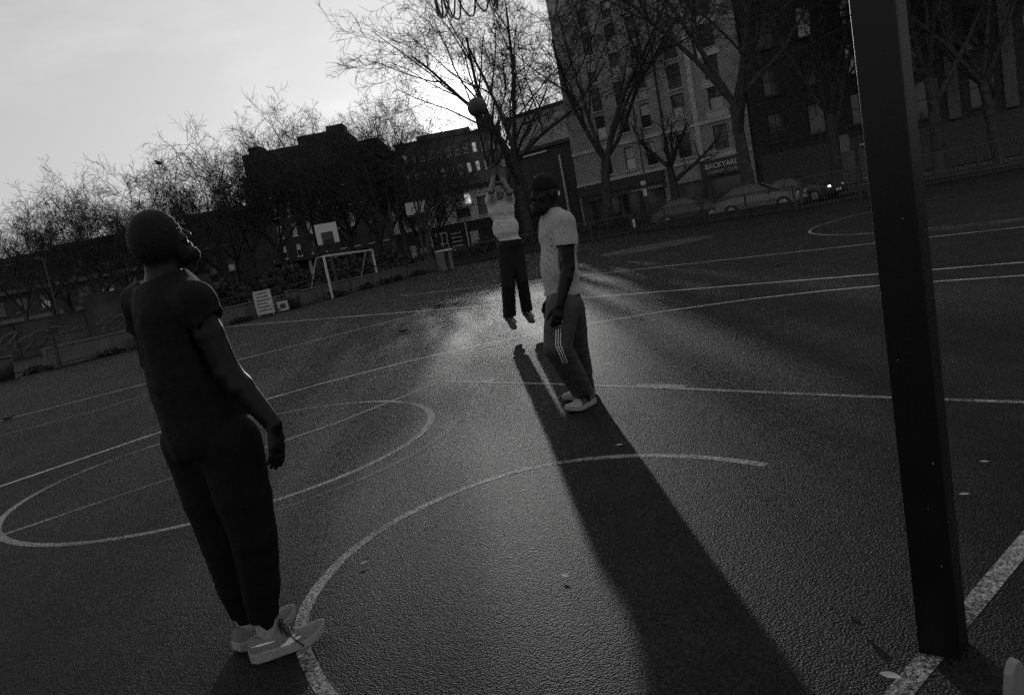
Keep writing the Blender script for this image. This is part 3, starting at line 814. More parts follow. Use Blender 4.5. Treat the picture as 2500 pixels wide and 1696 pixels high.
street_sign(1998, 300, 47, .35, .7, 'dull rectangular sign high up left of the hoop post', M_PAVE)
street_sign(2062, 350, 46, .5, .95, 'tall dull poster board left of the hoop post', M_PAVE)
# bollards
for k, px in enumerate((1700, 1735, 1965, 2110)):
    q = at(px, 470 - (px - 1700) * .17, 44.5 if k < 2 else 41); o = empty('bollard', (q.x, q.y, 0))
    tag(o, ('bollard left of the silver car, farther one', 'bollard touching the tail of the silver car', 'bollard between the silver car and the dark car', 'bollard nearest the black hoop post')[k], 'bollard', 'bollards by the road')
    MB().tube([(0, 0, -.05), (0, 0, .8), (0, 0, .84), (0, 0, .95)], [.07, .06, .085, .05], 10).build('shaft', M_IRON, o); MB().tube([(0, 0, .70), (0, 0, .76)], .066, 10).build('band', M_BLIND, o)

# ------------------------------------------------------------------ cars
def car(name, loc, ang, paint, label, lamp=False, L=4.35, fast=True):
    o = empty(name, loc, ang); tag(o, label, 'car', 'cars parked beyond the railing')
    hw = .86
    low = [(0.02, .32), (0, .55), (.05, .80), (.35, .90), (1.0, .95), (3.1, .93), (3.75, .82), (4.2, .68), (4.33, .50), (4.30, .28), (3.98, .22)]
    # wheel arches
    def archp(cx, r=.36): return [(cx + r * math.cos(a), .22 + max(.0, r * math.sin(a))) for a in np.linspace(0, math.pi, 9)]
    poly = low + archp(3.50) + archp(.85) + [(.3, .22)]
    b = MB(); n = len(poly)
    for y, ins in ((-hw, 0), (-hw * .0, 0), (hw, 0)):
        pass
    b.v = [(x, -hw + (.06 if z > .75 else 0), z) for x, z in poly] + [(x, hw - (.06 if z > .75 else 0), z) for x, z in poly]
    b.f.append(list(range(n))[::-1]); b.f.append(list(range(n, 2 * n)))
    for k in range(n): b.f.append([k, (k + 1) % n, n + (k + 1) % n, n + k])
    b.build('body', paint, o, bevel=.05)
    def cab(inset, x0, x1, x2, x3, z0, z1, m, nm):
        c = MB(); lo, hi = hw - .08 - inset, hw - .27 - inset
        c.v = [(x0, -lo, z0), (x3, -lo, z0), (x2, -hi, z1), (x1, -hi, z1), (x0, lo, z0), (x3, lo, z0), (x2, hi, z1), (x1, hi, z1)]
        c.f = [[0, 1, 2, 3], [7, 6, 5, 4], [3, 2, 6, 7], [0, 3, 7, 4], [1, 5, 6, 2], [0, 4, 5, 1]]
        return c.build(nm, m, o, bevel=.04)
    cab(0, .12, 1.15, 2.15, 3.15, .90, 1.44, M_GLASS, 'windows')
    r = MB(); hi = hw - .25
    r.prism([(1.0, 1.40), (1.2, 1.455), (1.7, 1.475), (2.15, 1.45), (2.3, 1.38), (2.15, 1.425), (1.2, 1.43)], -hi, hi)
    r.build('roof', paint, o)
    pl = MB()
    for sy in (-1, 1):
        lo, h2 = (hw - .075) * sy, (hw - .262) * sy
        pl.bar((.14, lo, .91), (1.15, h2, 1.44), .06); pl.bar((3.13, lo, .91), (2.15, h2, 1.44), .06); pl.bar((1.72, lo, .92), (1.68, h2, 1.45), .05)
    pl.build('pillars', paint, o)
    wm = MB().tube([(0, -.1, 0), (0, .1, 0)], .315, 20).mesh('wheel'); hm = MB().tube([(0, -.108, 0), (0, .108, 0)], .2, 10).mesh('rim')
    for x in (.85, 3.50):
        for y in (-hw + .1, hw - .1):
            w = link('wheel', wm, M_RUB, o, (x, y, .315)); link('rim', hm, M_STEEL, w)
    hl = emis('lit_headlight', 9.0) if lamp else M_FRAMEW
    for y in (-.6, .6):
        MB().ball((4.20, y, .66), .10, 8, 5, (.6, 1.2, .8)).build('headlight', hl if (y < 0 or not lamp) else M_FRAMEW, o)
        MB().box(-.02, .05, y - .12, y + .12, .66, .8).build('tail_light', M_FRAME, o)
    MB().box(4.30, 4.345, -.26, .26, .40, .51).build('number_plate', M_FRAMEW, o)
    for y in (-hw - .06, hw + .06): MB().box(2.72, 2.86, y - .08, y + .08, .95, 1.06).build('mirror', paint, o, bevel=.02)
    return o
M_SILVER = mat('silver_car_paint', 0.13, 0.3, 0.6, 0.05, 2, metallic=0.5)
M_DARKCAR = mat('dark_car_paint', 0.03, 0.2, 0.6, 0.1, 2)
cl = at(1757, 500, 42.3); car('parked_car', (cl.x, 42.3, 0.0), -.62, M_SILVER, 'silver hatchback behind the bar railing, under the big tree')
cl = at(1868, 478, 44.0); car('parked_car', (cl.x, 44.0, 0.0), -.95, M_DARKCAR, 'dark car with one bright headlight, right of the silver car', lamp=True)
cl = at(1600, 510, 47.0); car('parked_car', (cl.x, 47.0, 0.0), -.55, M_DARKCAR, 'dark car low behind the railing, left of the silver car')

# ------------------------------------------------------------------ the near hoop (its post is at the right; the board is above the frame)
hoop = empty('basketball_hoop', (1.14, 2.27, 0), math.radians(-41)); tag(hoop, 'tall black square hoop post at the right with a net at the top edge', 'basketball hoop')
M_POST = mat('black_post_paint', 0.006, 0.33, 0.28, 0.3, 5.0, 0.02, 90)
pst = MB().box(-.058, .058, -.058, .058, -.05, 3.55).build('post', M_POST, hoop, bevel=.006)
pst.rotation_euler = Euler((math.radians(1.0) * math.sin(math.radians(41)), math.radians(1.0) * math.cos(math.radians(41)), 0))
for (cx, cz, w, h) in ((.035, .62, .003, .006), (-.03, .93, .002, .003), (.02, 1.33, .002, .005), (.030, .30, .003, .004), (.01, .48, .002, .003)):
    MB().box(cx, cx + w, -.0592, -.0575, cz, cz + h).build('paint_chip', M_STEEL, pst)
inv = Matrix.Rotation(math.radians(41), 3, 'Z')
def hl_(v): return inv @ (Vector(v) - Vector((1.12, 2.27, 0)))
bbp = Vector((.30, 3.40, 3.35)); 
MB().bar(hl_((1.12, 2.27, 3.45)), hl_((.34, 3.35, 3.45)), .10).bar(hl_((1.12, 2.27, 2.75)), hl_((.36, 3.33, 3.15)), .06).build('arm', M_POST, hoop)
fdir = (HOOP - Vector((.30, 3.40, 0))).normalized(); sdir = Vector((-fdir.y, fdir.x, 0))
bb = MB(); c = Vector((.30, 3.40, 3.43))
T = Matrix((( sdir.x, fdir.x, 0, 0), (sdir.y, fdir.y, 0, 0), (0, 0, 1, 0), (0, 0, 0, 1)))
Tl = inv.to_4x4() @ Matrix.Translation(c - Vector((1.12, 2.27, 0))) @ T
bb.box(-.9, .9, -.02, .02, -.5, .55, Tl); bb.build('backboard', M_WHITE, hoop)
rim = MB(); HR = .225
rim.tube([hl_((HOOP.x + .02 + HR * math.cos(a), HOOP.y + .06 + HR * math.sin(a), 3.05)) for a in np.linspace(0, 2 * math.pi, 33)], .011, 8)
rim.bar(hl_((.28, 3.42, 3.05)), hl_((.17, 3.56, 3.05)), .12, .02)
rim.build('rim', M_IRON, hoop)
M_CORD = mat('net_cord', 0.10, 0.9, 0.1, 0.3, 40)
net = MB(); NK = 12; hc = Vector((HOOP.x + .02, HOOP.y + .06, 0))
def npt(k, j, jig=0.0):
    r = (HR, .20, .168, .148, .140)[j]; a = 2 * math.pi * (k + .5 * (j % 2)) / NK + .2
    z = 3.05 - (0, .13, .26, .385, .47)[j]
    rg = random.Random(int((k % NK) * 7 + j * 131)); z += rg.uniform(-.022, .022) * (j > 0); r += rg.uniform(-.012, .012) * (j > 0)
    return hl_((hc.x + r * math.cos(a), hc.y + r * math.sin(a), z))
for j in range(4):
    for k in range(NK):
        for kk in ((k, k + 1) if j % 2 else (k - 1, k)):
            net.tube([npt(k, j), npt(kk, j + 1)], .0042, 5, False)
        if j: net.ball(tuple(npt(k, j)), .0075, 6, 4)
for k in range(NK):      # the loose loops that hang at the bottom
    a, b = npt(k, 4), npt(k + 1, 4); rg = random.Random(k * 3 + 1); dep = rg.uniform(.055, .12)
    pts = []
    for t in np.linspace(0, 1, 13):
        q = a.lerp(b, t); q.z -= dep * (1 - (2 * t - 1) ** 2) ** .8 * (1 + .25 * math.sin(3 * t + k)); pts.append(q)
    net.tube(pts, .0042, 5, False)
net.build('net', M_CORD, hoop)
stub = empty('metal_stub', (1.085, 1.86, 0)); tag(stub, 'short pale grey metal stub with a rounded end at the foot of the post', 'metal stub')
sb = MB(); pr = [(-.032, -.02), (.032, -.02), (.034, .15), (.024, .185), (.004, .205), (-.016, .20), (-.028, .17)]
sb.prism(pr, -.012, .012, Matrix.Rotation(.12, 4, 'Y') @ Matrix.Rotation(.5, 4, 'Z')); sb.build('plate', mat('pale_grey_metal', .22, .5, .4, .1), stub, bevel=.004)
MB().box(-.06, .06, -.05, .05, 0, .012).build('foot_plate', M_POST, stub)

# ------------------------------------------------------------------ ball, bird, leaves
M_BALL = mat('ball_leather', 0.045, 0.6, 0.4, 0.2, 30, 0.3, 160)
bp_ = at(1165, 262, 10.3)
ball = empty('basketball', bp_); tag(ball, 'basketball in the air just right of the sun', 'ball')
MB().ball((0, 0, 0), .121, 28, 18).build('cover', M_BALL, ball, True)
sm_ = MB()
for ax in range(3):
    sm_.tube([Vector([(math.cos(a), math.sin(a), 0), (math.cos(a), 0, math.sin(a)), (0, math.cos(a), math.sin(a))][ax]) * .1205 for a in np.linspace(0, 2 * math.pi, 41)], .0028, 4, False)
sm_.build('seam', M_RUB, ball)
q = at(388, 399, 48); bird = empty('bird', q); tag(bird, 'small dark bird over the trees left of the near man', 'bird')
MB().ball((0, 0, 0), .09, 8, 6, (2.0, .8, .8)).ball((.19, 0, .04), .06, 8, 6).prism([(-.16, .02), (-.36, .05), (-.36, .0)], -.05, .05).build('body', M_RUB, bird)
for sy in (-1, 1):
    wg = MB(); wg.v = [(.1, 0, .03), (-.1, 0, .03), (-.16, sy * .3, .12), (.02, sy * .34, .13), (.1, 0, .05), (-.1, 0, .05), (-.16, sy * .3, .135), (.02, sy * .34, .145)]
    wg.f = [[0, 1, 2, 3], [7, 6, 5, 4], [0, 4, 5, 1], [1, 5, 6, 2], [2, 6, 7, 3], [3, 7, 4, 0]]; wg.build('wing', M_RUB, bird)
M_LEAF = mat('dry_leaf', 0.05, 0.8, 0.2, 0.4, 20); M_LEAFP = mat('pale_dry_leaf', 0.4, 0.7, 0.3, 0.2, 20)
def leaf(px, py, s, rz, m, label, curl=.5, n=1):
    p = gp(px, py); o = empty('fallen_leaf', p, rz); tag(o, label, 'leaf', 'leaves lying on the court')
    b = MB(); rg = random.Random(int(px * 3 + py))
    for c in range(n):
        ox, oy = (rg.uniform(-.8, .8) * s, rg.uniform(-.5, .5) * s) if c else (0, 0); i0 = len(b.v); a0 = rg.uniform(0, 6)
        for j in range(6):
            x = s * (j / 5 - .5) * 2; w = s * .55 * math.sin(math.pi * min(.97, .06 + j / 5.3))
            for y in (-w, 0, w):
                z = .012 + curl * abs(y) * .8 + curl * s * .6 * (x / s) ** 2 * .5
                b.v.append((ox + x * math.cos(a0) - y * math.sin(a0), oy + x * math.sin(a0) + y * math.cos(a0), z))
        for j in range(5):
            for k in range(2): b.f.append([i0 + j * 3 + k, i0 + j * 3 + k + 1, i0 + j * 3 + k + 4, i0 + j * 3 + k + 3])
    b.build('blade', m, o)
    return o
leaf(988, 812, .10, .3, M_LEAF, 'dark curled leaf on the court left of the jumping man, nearer one', .9, 2)
leaf(1072, 750, .14, 1.2, M_LEAF, 'dark curled leaf beside the far tree shadow, farther one', .8, 2)
leaf(2355, 1212, .022, .4, M_LEAFP, 'tiny pale leaf right of the hoop post', .3)
leaf(2404, 1132, .02, .9, M_LEAFP, 'thin pale twig-like leaf right of the hoop post, farther one', .3)
leaf(2092, 1530, .03, 1.2, M_LEAF, 'curled leaf standing up left of the hoop post', 1.6)
leaf(2175, 1657, .03, .2, M_LEAFP, 'pale leaf beside the baseline at the bottom edge', .2)
leaf(1512, 1090, .025, .5, M_LEAFP, 'pale leaf at the edge of the long shadow', .3)
leaf(890, 1378, .022, .2, M_LEAFP, 'pale leaf inside the curved line, right of the near shoe', .3)
leaf(1380, 1410, .022, .8, M_LEAFP, 'pale leaf left of the long shadow, lower centre', .3)
leaf(1740, 525, .10, .5, M_LEAF, 'dark leaf near the worn centre spot', .6)
leaf(18, 1025, .12, .2, M_LEAF, 'dark leaf at the left edge between two court lines', .6)
leaf(1900, 650, .10, .7, M_LEAF, 'dark leaf between the far court lines, left of the post', .6)

# ------------------------------------------------------------------ people: smooth blended volumes turned into one skin
class Field:
    def __init__(s, lo, hi, h):
        s.lo = np.array(lo, np.float32); s.h = h
        s.n = np.ceil((np.array(hi) - s.lo) / h).astype(int) + 1
        s.d = np.full(s.n, 0.25, np.float32)
        s.ax = [s.lo[i] + h * np.arange(s.n[i], dtype=np.float32) for i in range(3)]
    def sub(s, lo, hi):
        a = np.clip(np.floor((np.array(lo) - s.lo) / s.h).astype(int), 0, s.n); b = np.clip(np.ceil((np.array(hi) - s.lo) / s.h).astype(int) + 1, 0, s.n)
        if (b <= a).any(): return None
        sl = tuple(slice(a[i], b[i]) for i in range(3))
        X = s.ax[0][sl[0]][:, None, None]; Y = s.ax[1][sl[1]][None, :, None]; Z = s.ax[2][sl[2]][None, None, :]
        return sl, X, Y, Z
    def _mix(s, fn, lo, hi, k, carve=False):
        m = k * 1.2 + .02
        r = s.sub(np.array(lo) - m, np.array(hi) + m)
        if r is None: return
        sl, X, Y, Z = r; n = fn(X, Y, Z); d = s.d[sl]
        if carve: n = -n; hh = np.maximum(k - np.abs(d - n), 0) / k; s.d[sl] = np.maximum(d, n) + hh * hh * k * .25
        else: hh = np.maximum(k - np.abs(d - n), 0) / k; s.d[sl] = np.minimum(d, n) - hh * hh * k * .25
    def cone(s, a, b, ra, rb, k=.02, carve=False, flat=None):
        a, b = np.array(a, np.float32), np.array(b, np.float32); ab = b - a; L2 = float(ab @ ab) + 1e-9
        def fn(X, Y, Z):
            x, y, z = X - a[0], Y - a[1], Z - a[2]
            t = np.clip((x * ab[0] + y * ab[1] + z * ab[2]) / L2, 0, 1)
            return np.sqrt((x - t * ab[0]) ** 2 + (y - t * ab[1]) ** 2 + (z - t * ab[2]) ** 2) - (ra + (rb - ra) * t)
        m = max(ra, rb)
        s._mix(fn, np.minimum(a, b) - m, np.maximum(a, b) + m, k, carve); return s
    def ell(s, c, fr, r, k=.02, carve=False):
        c = np.array(c, np.float32); F = [np.array(v, np.float32) for v in fr]
        def fn(X, Y, Z):
            x, y, z = X - c[0], Y - c[1], Z - c[2]; k0 = 0; k1 = 0
            for v, rr in zip(F, r):
                q = (x * v[0] + y * v[1] + z * v[2]) / rr; k0 = k0 + q * q; k1 = k1 + (q / rr) ** 2
            k0 = np.sqrt(k0) + 1e-9
            return k0 * (k0 - 1) / np.sqrt(k1 + 1e-12)
        m = max(r); s._mix(fn, c - m, c + m, k, carve); return s
    def chain(s, pts, rads, k=.012, carve=False):
        for i in range(len(pts) - 1): s.cone(pts[i], pts[i + 1], rads[i], rads[i + 1], k if i == 0 else min(k, .010), carve)
        return s
    def cut(s, p, n, lo=None, hi=None):
        """removes the side that n points to (inside an optional box)"""
        p = np.array(p, np.float32); n = np.array(n, np.float32); n = n / np.linalg.norm(n)
        r = s.sub(s.lo if lo is None else lo, s.ax_hi() if hi is None else hi); sl, X, Y, Z = r
        q = (X - p[0]) * n[0] + (Y - p[1]) * n[1] + (Z - p[2]) * n[2]
        s.d[sl] = np.maximum(s.d[sl], q); return s
    def ax_hi(s): return s.lo + s.h * (s.n - 1)
    def wrinkle(s, amp, freq, seed, lo=None, hi=None, stretch=(1, 1, 1)):
        r = np.random.RandomState(seed); sl, X, Y, Z = s.sub(s.lo if lo is None else lo, s.ax_hi() if hi is None else hi)
        w = 0
        for i in range(7):
            kx = r.randn(3) * freq * np.array(stretch) * (0.5 + .25 * i); w = w + np.sin(kx[0] * X + kx[1] * Y + kx[2] * Z + r.rand() * 6.3 + .8 * np.sin(kx[1] * X * .6 - kx[0] * Z * .6)) / (1 + .35 * i)
        s.d[sl] = s.d[sl] + amp * .42 * w; return s
    def region(s, fn):
        X = s.ax[0][:, None, None]; Y = s.ax[1][None, :, None]; Z = s.ax[2][None, None, :]
        s.d = np.maximum(s.d, np.broadcast_to(fn(X, Y, Z), s.d.shape)).astype(np.float32); return s
    def sleeve(s, a, b, f, ra, rb, k=.03, tilt=None):
        a, b = A3(a), A3(b); d = nv(b - a); e = a + (b - a) * f
        q = s.copy(); q.d = np.full(s.n, .25, np.float32); q.cone(a, e + d * .10, ra, rb, .01)
        q.cut(e, d if tilt is None else nv(d + A3(tilt)))
        hh = np.maximum(k - np.abs(s.d - q.d), 0) / k; s.d = (np.minimum(s.d, q.d) - hh * hh * k * .25).astype(np.float32)
    def copy(s, grow=0.0):
        f = Field.__new__(Field); f.lo, f.h, f.n, f.ax = s.lo, s.h, s.n, s.ax; f.d = s.d - np.float32(grow); return f
    def mesh(s, name, origin):
        d = s.d.copy()
        for ax in range(3):
            ix = [slice(None)] * 3
            for e in (0, -1): ix[ax] = e; d[tuple(ix)] = np.maximum(d[tuple(ix)], .01)
        g = d < 0; n = s.n
        c = [g[i:n[0] - 1 + i, j:n[1] - 1 + j, k:n[2] - 1 + k] for i in (0, 1) for j in (0, 1) for k in (0, 1)]
        tot = sum(x.astype(np.int8) for x in c); act = (tot > 0) & (tot < 8)
        idx = np.full(act.shape, -1, np.int32); cells = np.argwhere(act); idx[act] = np.arange(len(cells))
        P = np.zeros((len(cells), 3), np.float32); W_ = np.zeros(len(cells), np.float32)
        corner = [(i, j, k) for i in (0, 1) for j in (0, 1) for k in (0, 1)]
        cv = {q: d[cells[:, 0] + q[0], cells[:, 1] + q[1], cells[:, 2] + q[2]] for q in corner}
        for q in corner:
            for ax in range(3):
                if q[ax]: continue
                q2 = list(q); q2[ax] = 1; q2 = tuple(q2); a, b = cv[q], cv[q2]; m = (a < 0) != (b < 0)
                t = np.where(m, a / np.where(m, a - b, 1), 0); e = np.zeros((len(cells), 3), np.float32)
                for z in range(3): e[:, z] = q[z]
                e[:, ax] += t; P[m] += e[m]; W_[m] += 1
        V = s.lo + s.h * (cells + P / np.maximum(W_, 1)[:, None]) - np.array(origin, np.float32)
        Q = []
        for ax in range(3):
            a, b = (ax + 1) % 3, (ax + 2) % 3
            s0 = [slice(None)] * 3; s1 = [slice(None)] * 3; s0[ax] = slice(0, -1); s1[ax] = slice(1, None)
            ch = g[tuple(s0)] != g[tuple(s1)]
            for w in (a, b):
                ii = [slice(None)] * 3; ii[w] = 0; ch[tuple(ii)] = False; ii[w] = -1; ch[tuple(ii)] = False
            e = np.argwhere(ch); ins = g[tuple(e.T)]
            def cell(da, db): z = e.copy(); z[:, a] -= da; z[:, b] -= db; return idx[tuple(z.T)]
            q = np.stack([cell(1, 1), cell(0, 1), cell(0, 0), cell(1, 0)], 1)
            q[~ins] = q[~ins][:, ::-1]; Q.append(q)
        return np_mesh(name, V, np.concatenate(Q), True)
    def build(s, name, m, parent, origin): return link(name, s.mesh(name, origin), m, parent)

def nv(v): v = np.array(v, float); return v / np.linalg.norm(v)
def frame3(f, up=(0, 0, 1)):
    f = nv(f); l = nv(np.cross(up, f)); u = np.cross(f, l); return f, l, u
def A3(v): return np.array(v, float)

def add_head(F, c, f, up, sc=1.0, beard=False):
    """face, jaw, nose, sockets, ears round the skull centre c; f is the way the face looks"""
    f, l, u = frame3(f, up); c = A3(c)
    def p(x, y, z): return c + (f * x + l * y + u * z) * sc
    p.sc = sc
    fr = (f, l, u); S = lambda *r: [q * sc for q in r]
    F.ell(p(-.008, 0, .025), fr, S(.098, .077, .098), .03)
    F.ell(p(-.03, 0, .0), fr, S(.075, .07, .08), .03)
    F.ell(p(.035, 0, -.045), fr, S(.064, .058, .085), .03)
    F.ell(p(.06, 0, -.095), fr, S(.036, .036, .03), .03)
    F.ell(p(.085, 0, -.108), fr, S(.016, .02, .016), .02)
    F.ell(p(.078, 0, .028), fr, S(.02, .052, .014), .02)
    for s in (-1, 1):
        F.ell(p(.098, s * .032, .008), fr, S(.016, .018, .013), .015, True)
        F.ell(p(.078, s * .032, .007), fr, S(.014, .015, .012), .004)
        F.ell(p(.062, s * .048, -.03), fr, S(.022, .018, .02), .02)
        F.ell(p(-.008, s * .078, -.012), fr, S(.020, .010, .032), .008)
        F.ell(p(.106, s * .013, -.036), fr, S(.012, .011, .010), .01)
    F.cone(p(.092, 0, .012), p(.118, 0, -.030), .011 * sc, .015 * sc, .014)
    F.ell(p(.096, 0, -.064), fr, S(.014, .026, .008), .008); F.ell(p(.093, 0, -.077), fr, S(.014, .024, .009), .008)
    return p, fr
def add_hand(F, w, d, back, thumb, sc=1.0, curl=.5, spread=.1, k=.007):
    """w wrist, d direction of the hand, back = normal of the back of the hand, thumb = side of the thumb"""
    d = nv(d); b = nv(A3(back) - d * np.dot(back, d)); t = nv(np.cross(d, b)); t = t if np.dot(t, thumb) > 0 else -t
    w = A3(w); fr = (d, t, b)
    F.ell(w + d * .045 * sc, fr, (.052 * sc, .036 * sc, .016 * sc), .02)
    F.ell(w + d * .075 * sc, fr, (.024 * sc, .040 * sc, .013 * sc), .012)
    for i, (o, L) in enumerate(((.031, .076), (.0105, .086), (-.0105, .08), (-.031, .062))):
        p = w + (d * .085 + t * o) * sc; a = curl * (.55 + .12 * i); dd = nv(d + t * spread * o * 30 * .1); pts = [w + (d * .05 + t * o * .8) * sc, p]; ang = 0
        for s_, q in ((.45, .5), (.32, 1.0), (.23, .8)):
            ang += a * q; v = dd * math.cos(ang) - b * math.sin(ang); p = p + v * L * s_ * sc; pts.append(p)
        F.chain(pts, [r * sc for r in (.0105, .0098, .0088, .0080, .0068)], k)
    p0 = w + (d * .02 + t * .022) * sc; p1 = p0 + (d * .035 + t * .025 - b * .012) * sc; p2 = p1 + (d * .034 + t * .008 - b * .012) * sc; p3 = p2 + (d * .026 - b * .008) * sc
    F.chain([p0, p1, p2, p3], [r * sc for r in (.015, .0125, .0105, .0085)], .012)

SHOEW = np.array([[0, .024], [.06, .031], [.2, .034], [.4, .034], [.6, .042], [.75, .047], [.88, .040], [.96, .026], [1.0, .010]])
SHOEH = np.array([[0, .086], [.08, .098], [.2, .090], [.3, .092], [.42, .100], [.55, .086], [.7, .066], [.85, .055], [.95, .046], [1.0, .034]])
def make_shoe(parent, org, heel, fwd, up, L, side, h, m_up, m_sole, m_lace=None, m_str=None, pale_toe=None, ankle=None, lean=0.0):
    f = nv(fwd); u = nv(A3(up) - f * np.dot(up, f)); l = np.cross(u, f); heel = A3(heel); sc = L / .30
    corners = [heel + f * a + l * b + u * c for a in (-.03, L + .03) for b in (-.075, .075) for c in (-.03, .16)]
    lo, hi = np.min(corners, 0), np.max(corners, 0)
    def loc(X, Y, Z):
        x, y, z = X - heel[0], Y - heel[1], Z - heel[2]
        return (x * f[0] + y * f[1] + z * f[2]) / L, x * l[0] + y * l[1] + z * l[2], x * u[0] + y * u[1] + z * u[2]
    def spring(a): return np.maximum(a - .62, 0) ** 2 * .20 * sc + np.maximum(.06 - a, 0) * .1
    def yofs(a): return side * .010 * np.sin(a * 3.1) * sc
    def sole(X, Y, Z):
        a, y, z = loc(X, Y, Z); w = np.interp(a, SHOEW[:, 0], SHOEW[:, 1]) * sc + .004; b = spring(a); y = y - yofs(a)
        th = (.034 - .008 * np.clip(a, 0, 1)) * sc
        return np.maximum.reduce([np.abs(y) - w, b - z, z - b - th - .003 * np.sin(a * 7), (-a) * L, (a - 1) * L]) - .003
    def upper(X, Y, Z):
        a, y, z = loc(X, Y, Z); w = np.interp(a, SHOEW[:, 0], SHOEW[:, 1]) * sc; hh = np.interp(a, SHOEH[:, 0], SHOEH[:, 1]) * sc; b = spring(a) + .012 * sc; y = y - yofs(a)
        zz = (z - b) / np.maximum(hh - .012 * sc, .01)
        v = np.sqrt((y / w) ** 2 + np.maximum(zz, 0) ** 2.6)
        return np.maximum.reduce([(v - 1) * np.minimum(w, .045), b - z, (-a) * L, (a - 1) * L])
    Fu = Field(lo, hi, h); Fu._mix(upper, lo, hi, .004)
    if ankle is not None:
        c = heel + f * float(np.clip(np.dot(A3(ankle) - heel, f), .07, .10)) + u * .125 * sc
        Fu.ell(c, (f, l, u), (.056 * sc, .034 * sc, .050 * sc), .010, True)
    sh = Fu.build('shoe', m_up, parent, org)
    Fs = Field(lo, hi, h); Fs._mix(sole, lo, hi, .003); Fs.build('sole', m_sole, sh, org)
    if m_str:
        for (a0, z0, a1, z1, wd) in ((.44, .028, .60, .050, .005), (.36, .020, .66, .036, .006), (.02, .056, .34, .050, .003)):
            G = Fu.copy(.0022 * sc)
            def reg(X, Y, Z):
                a, y, z = loc(X, Y, Z); t = np.clip((a - a0) / (a1 - a0), 0, 1); zc = (z0 + (z1 - z0) * t) * sc + .012
                return np.maximum.reduce([np.abs(z - zc) - wd * sc * (.3 + 1.2 * np.sin(t * 3.0)), (a0 - a) * L, (a - a1) * L])
            G.region(reg); G.build('side_stripe', m_str, sh, org)
    if pale_toe:
        G = Fu.copy(.0025 * sc); G.region(lambda X, Y, Z: (lambda a, y, z: np.maximum((.60 + .5 * np.maximum(.05 - z, 0) / .05 * .3 - a) * L, (np.abs(z - .05) - .2)))(*loc(X, Y, Z)))
        G.build('toe_panel', pale_toe, sh, org)
    if m_lace:
        b = MB()
        def q(a, y, z): return tuple(heel + f * a * L + l * (y + float(yofs(np.array(a)))) + u * z - A3(org))
        for i, a in enumerate((.44, .49, .54, .59)):
            hh = float(np.interp(a, SHOEH[:, 0], SHOEH[:, 1])) * sc
            b.tube([q(a, -.026, hh * .80), q(a - .008, -.012, hh + .002), q(a, .012, hh + .003), q(a + .008, .026, hh * .80)], .0030, 6)
        z0 = .104 * sc
        for s in (-1, 1):
            b.tube([q(.44, 0, z0), q(.46, s * .018, z0 + .020), q(.50, s * .034, z0 + .010), q(.49, s * .026, z0 - .010), q(.45, s * .004, z0)], .0032, 6)
            b.tube([q(.44, 0, z0), q(.47, s * .030, z0 - .012), q(.50, s * .043, z0 - .040)], .0030, 6)
        b.tube([q(.45, 0, z0), q(.50, -.034, .085 * sc), q(.57, -.052, .05 * sc), q(.64, -.056, .022 * sc), q(.66, -.057, .012)], .0034, 6)
        b.build('laces', m_lace, sh, True)
    return sh

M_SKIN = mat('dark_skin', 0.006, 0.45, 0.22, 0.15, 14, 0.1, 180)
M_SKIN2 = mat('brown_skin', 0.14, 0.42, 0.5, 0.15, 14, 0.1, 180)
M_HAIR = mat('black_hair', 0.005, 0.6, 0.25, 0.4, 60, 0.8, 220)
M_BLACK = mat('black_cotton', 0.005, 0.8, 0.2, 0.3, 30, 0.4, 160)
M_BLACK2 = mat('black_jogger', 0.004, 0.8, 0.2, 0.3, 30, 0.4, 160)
M_TEE = mat('grey_marl_cotton', 0.36, 0.85, 0.2, 0.22, 120, 0.5, 240, dist=0.004)
M_SWEAT = mat('pale_sweatshirt', 0.5, 0.85, 0.2, 0.12, 40, 0.4, 160)
M_TRACK = mat('dark_tracksuit', 0.042, 0.65, 0.4, 0.2, 25, 0.3, 120)
M_DENIM = mat('dark_trousers', 0.011, 0.85, 0.2, 0.25, 25, 0.4, 160)
M_SOCK = mat('white_sock', 0.30, 0.9, 0.1, 0.15, 60, 0.5, 200)
M_SHOE = mat('grey_knit_shoe', 0.17, 0.75, 0.3, 0.2, 90, 0.5, 260)
M_SOLE = mat('pale_foam_sole', 0.26, 0.7, 0.3, 0.1, 50, 0.3, 120)
M_STRIPE = mat('white_tape', 0.72, 0.6, 0.3, 0.05)
M_LACE = mat('black_lace', 0.02, 0.8, 0.2)
M_DSHOE = mat('dark_shoe', 0.05, 0.6, 0.4, 0.2, 30)
M_WSHOE = mat('white_shoe_toe', 0.33, 0.6, 0.3, 0.08, 30)

def box_of(pts, m):
    P = np.array(pts); return P.min(0) - m, P.max(0) + m

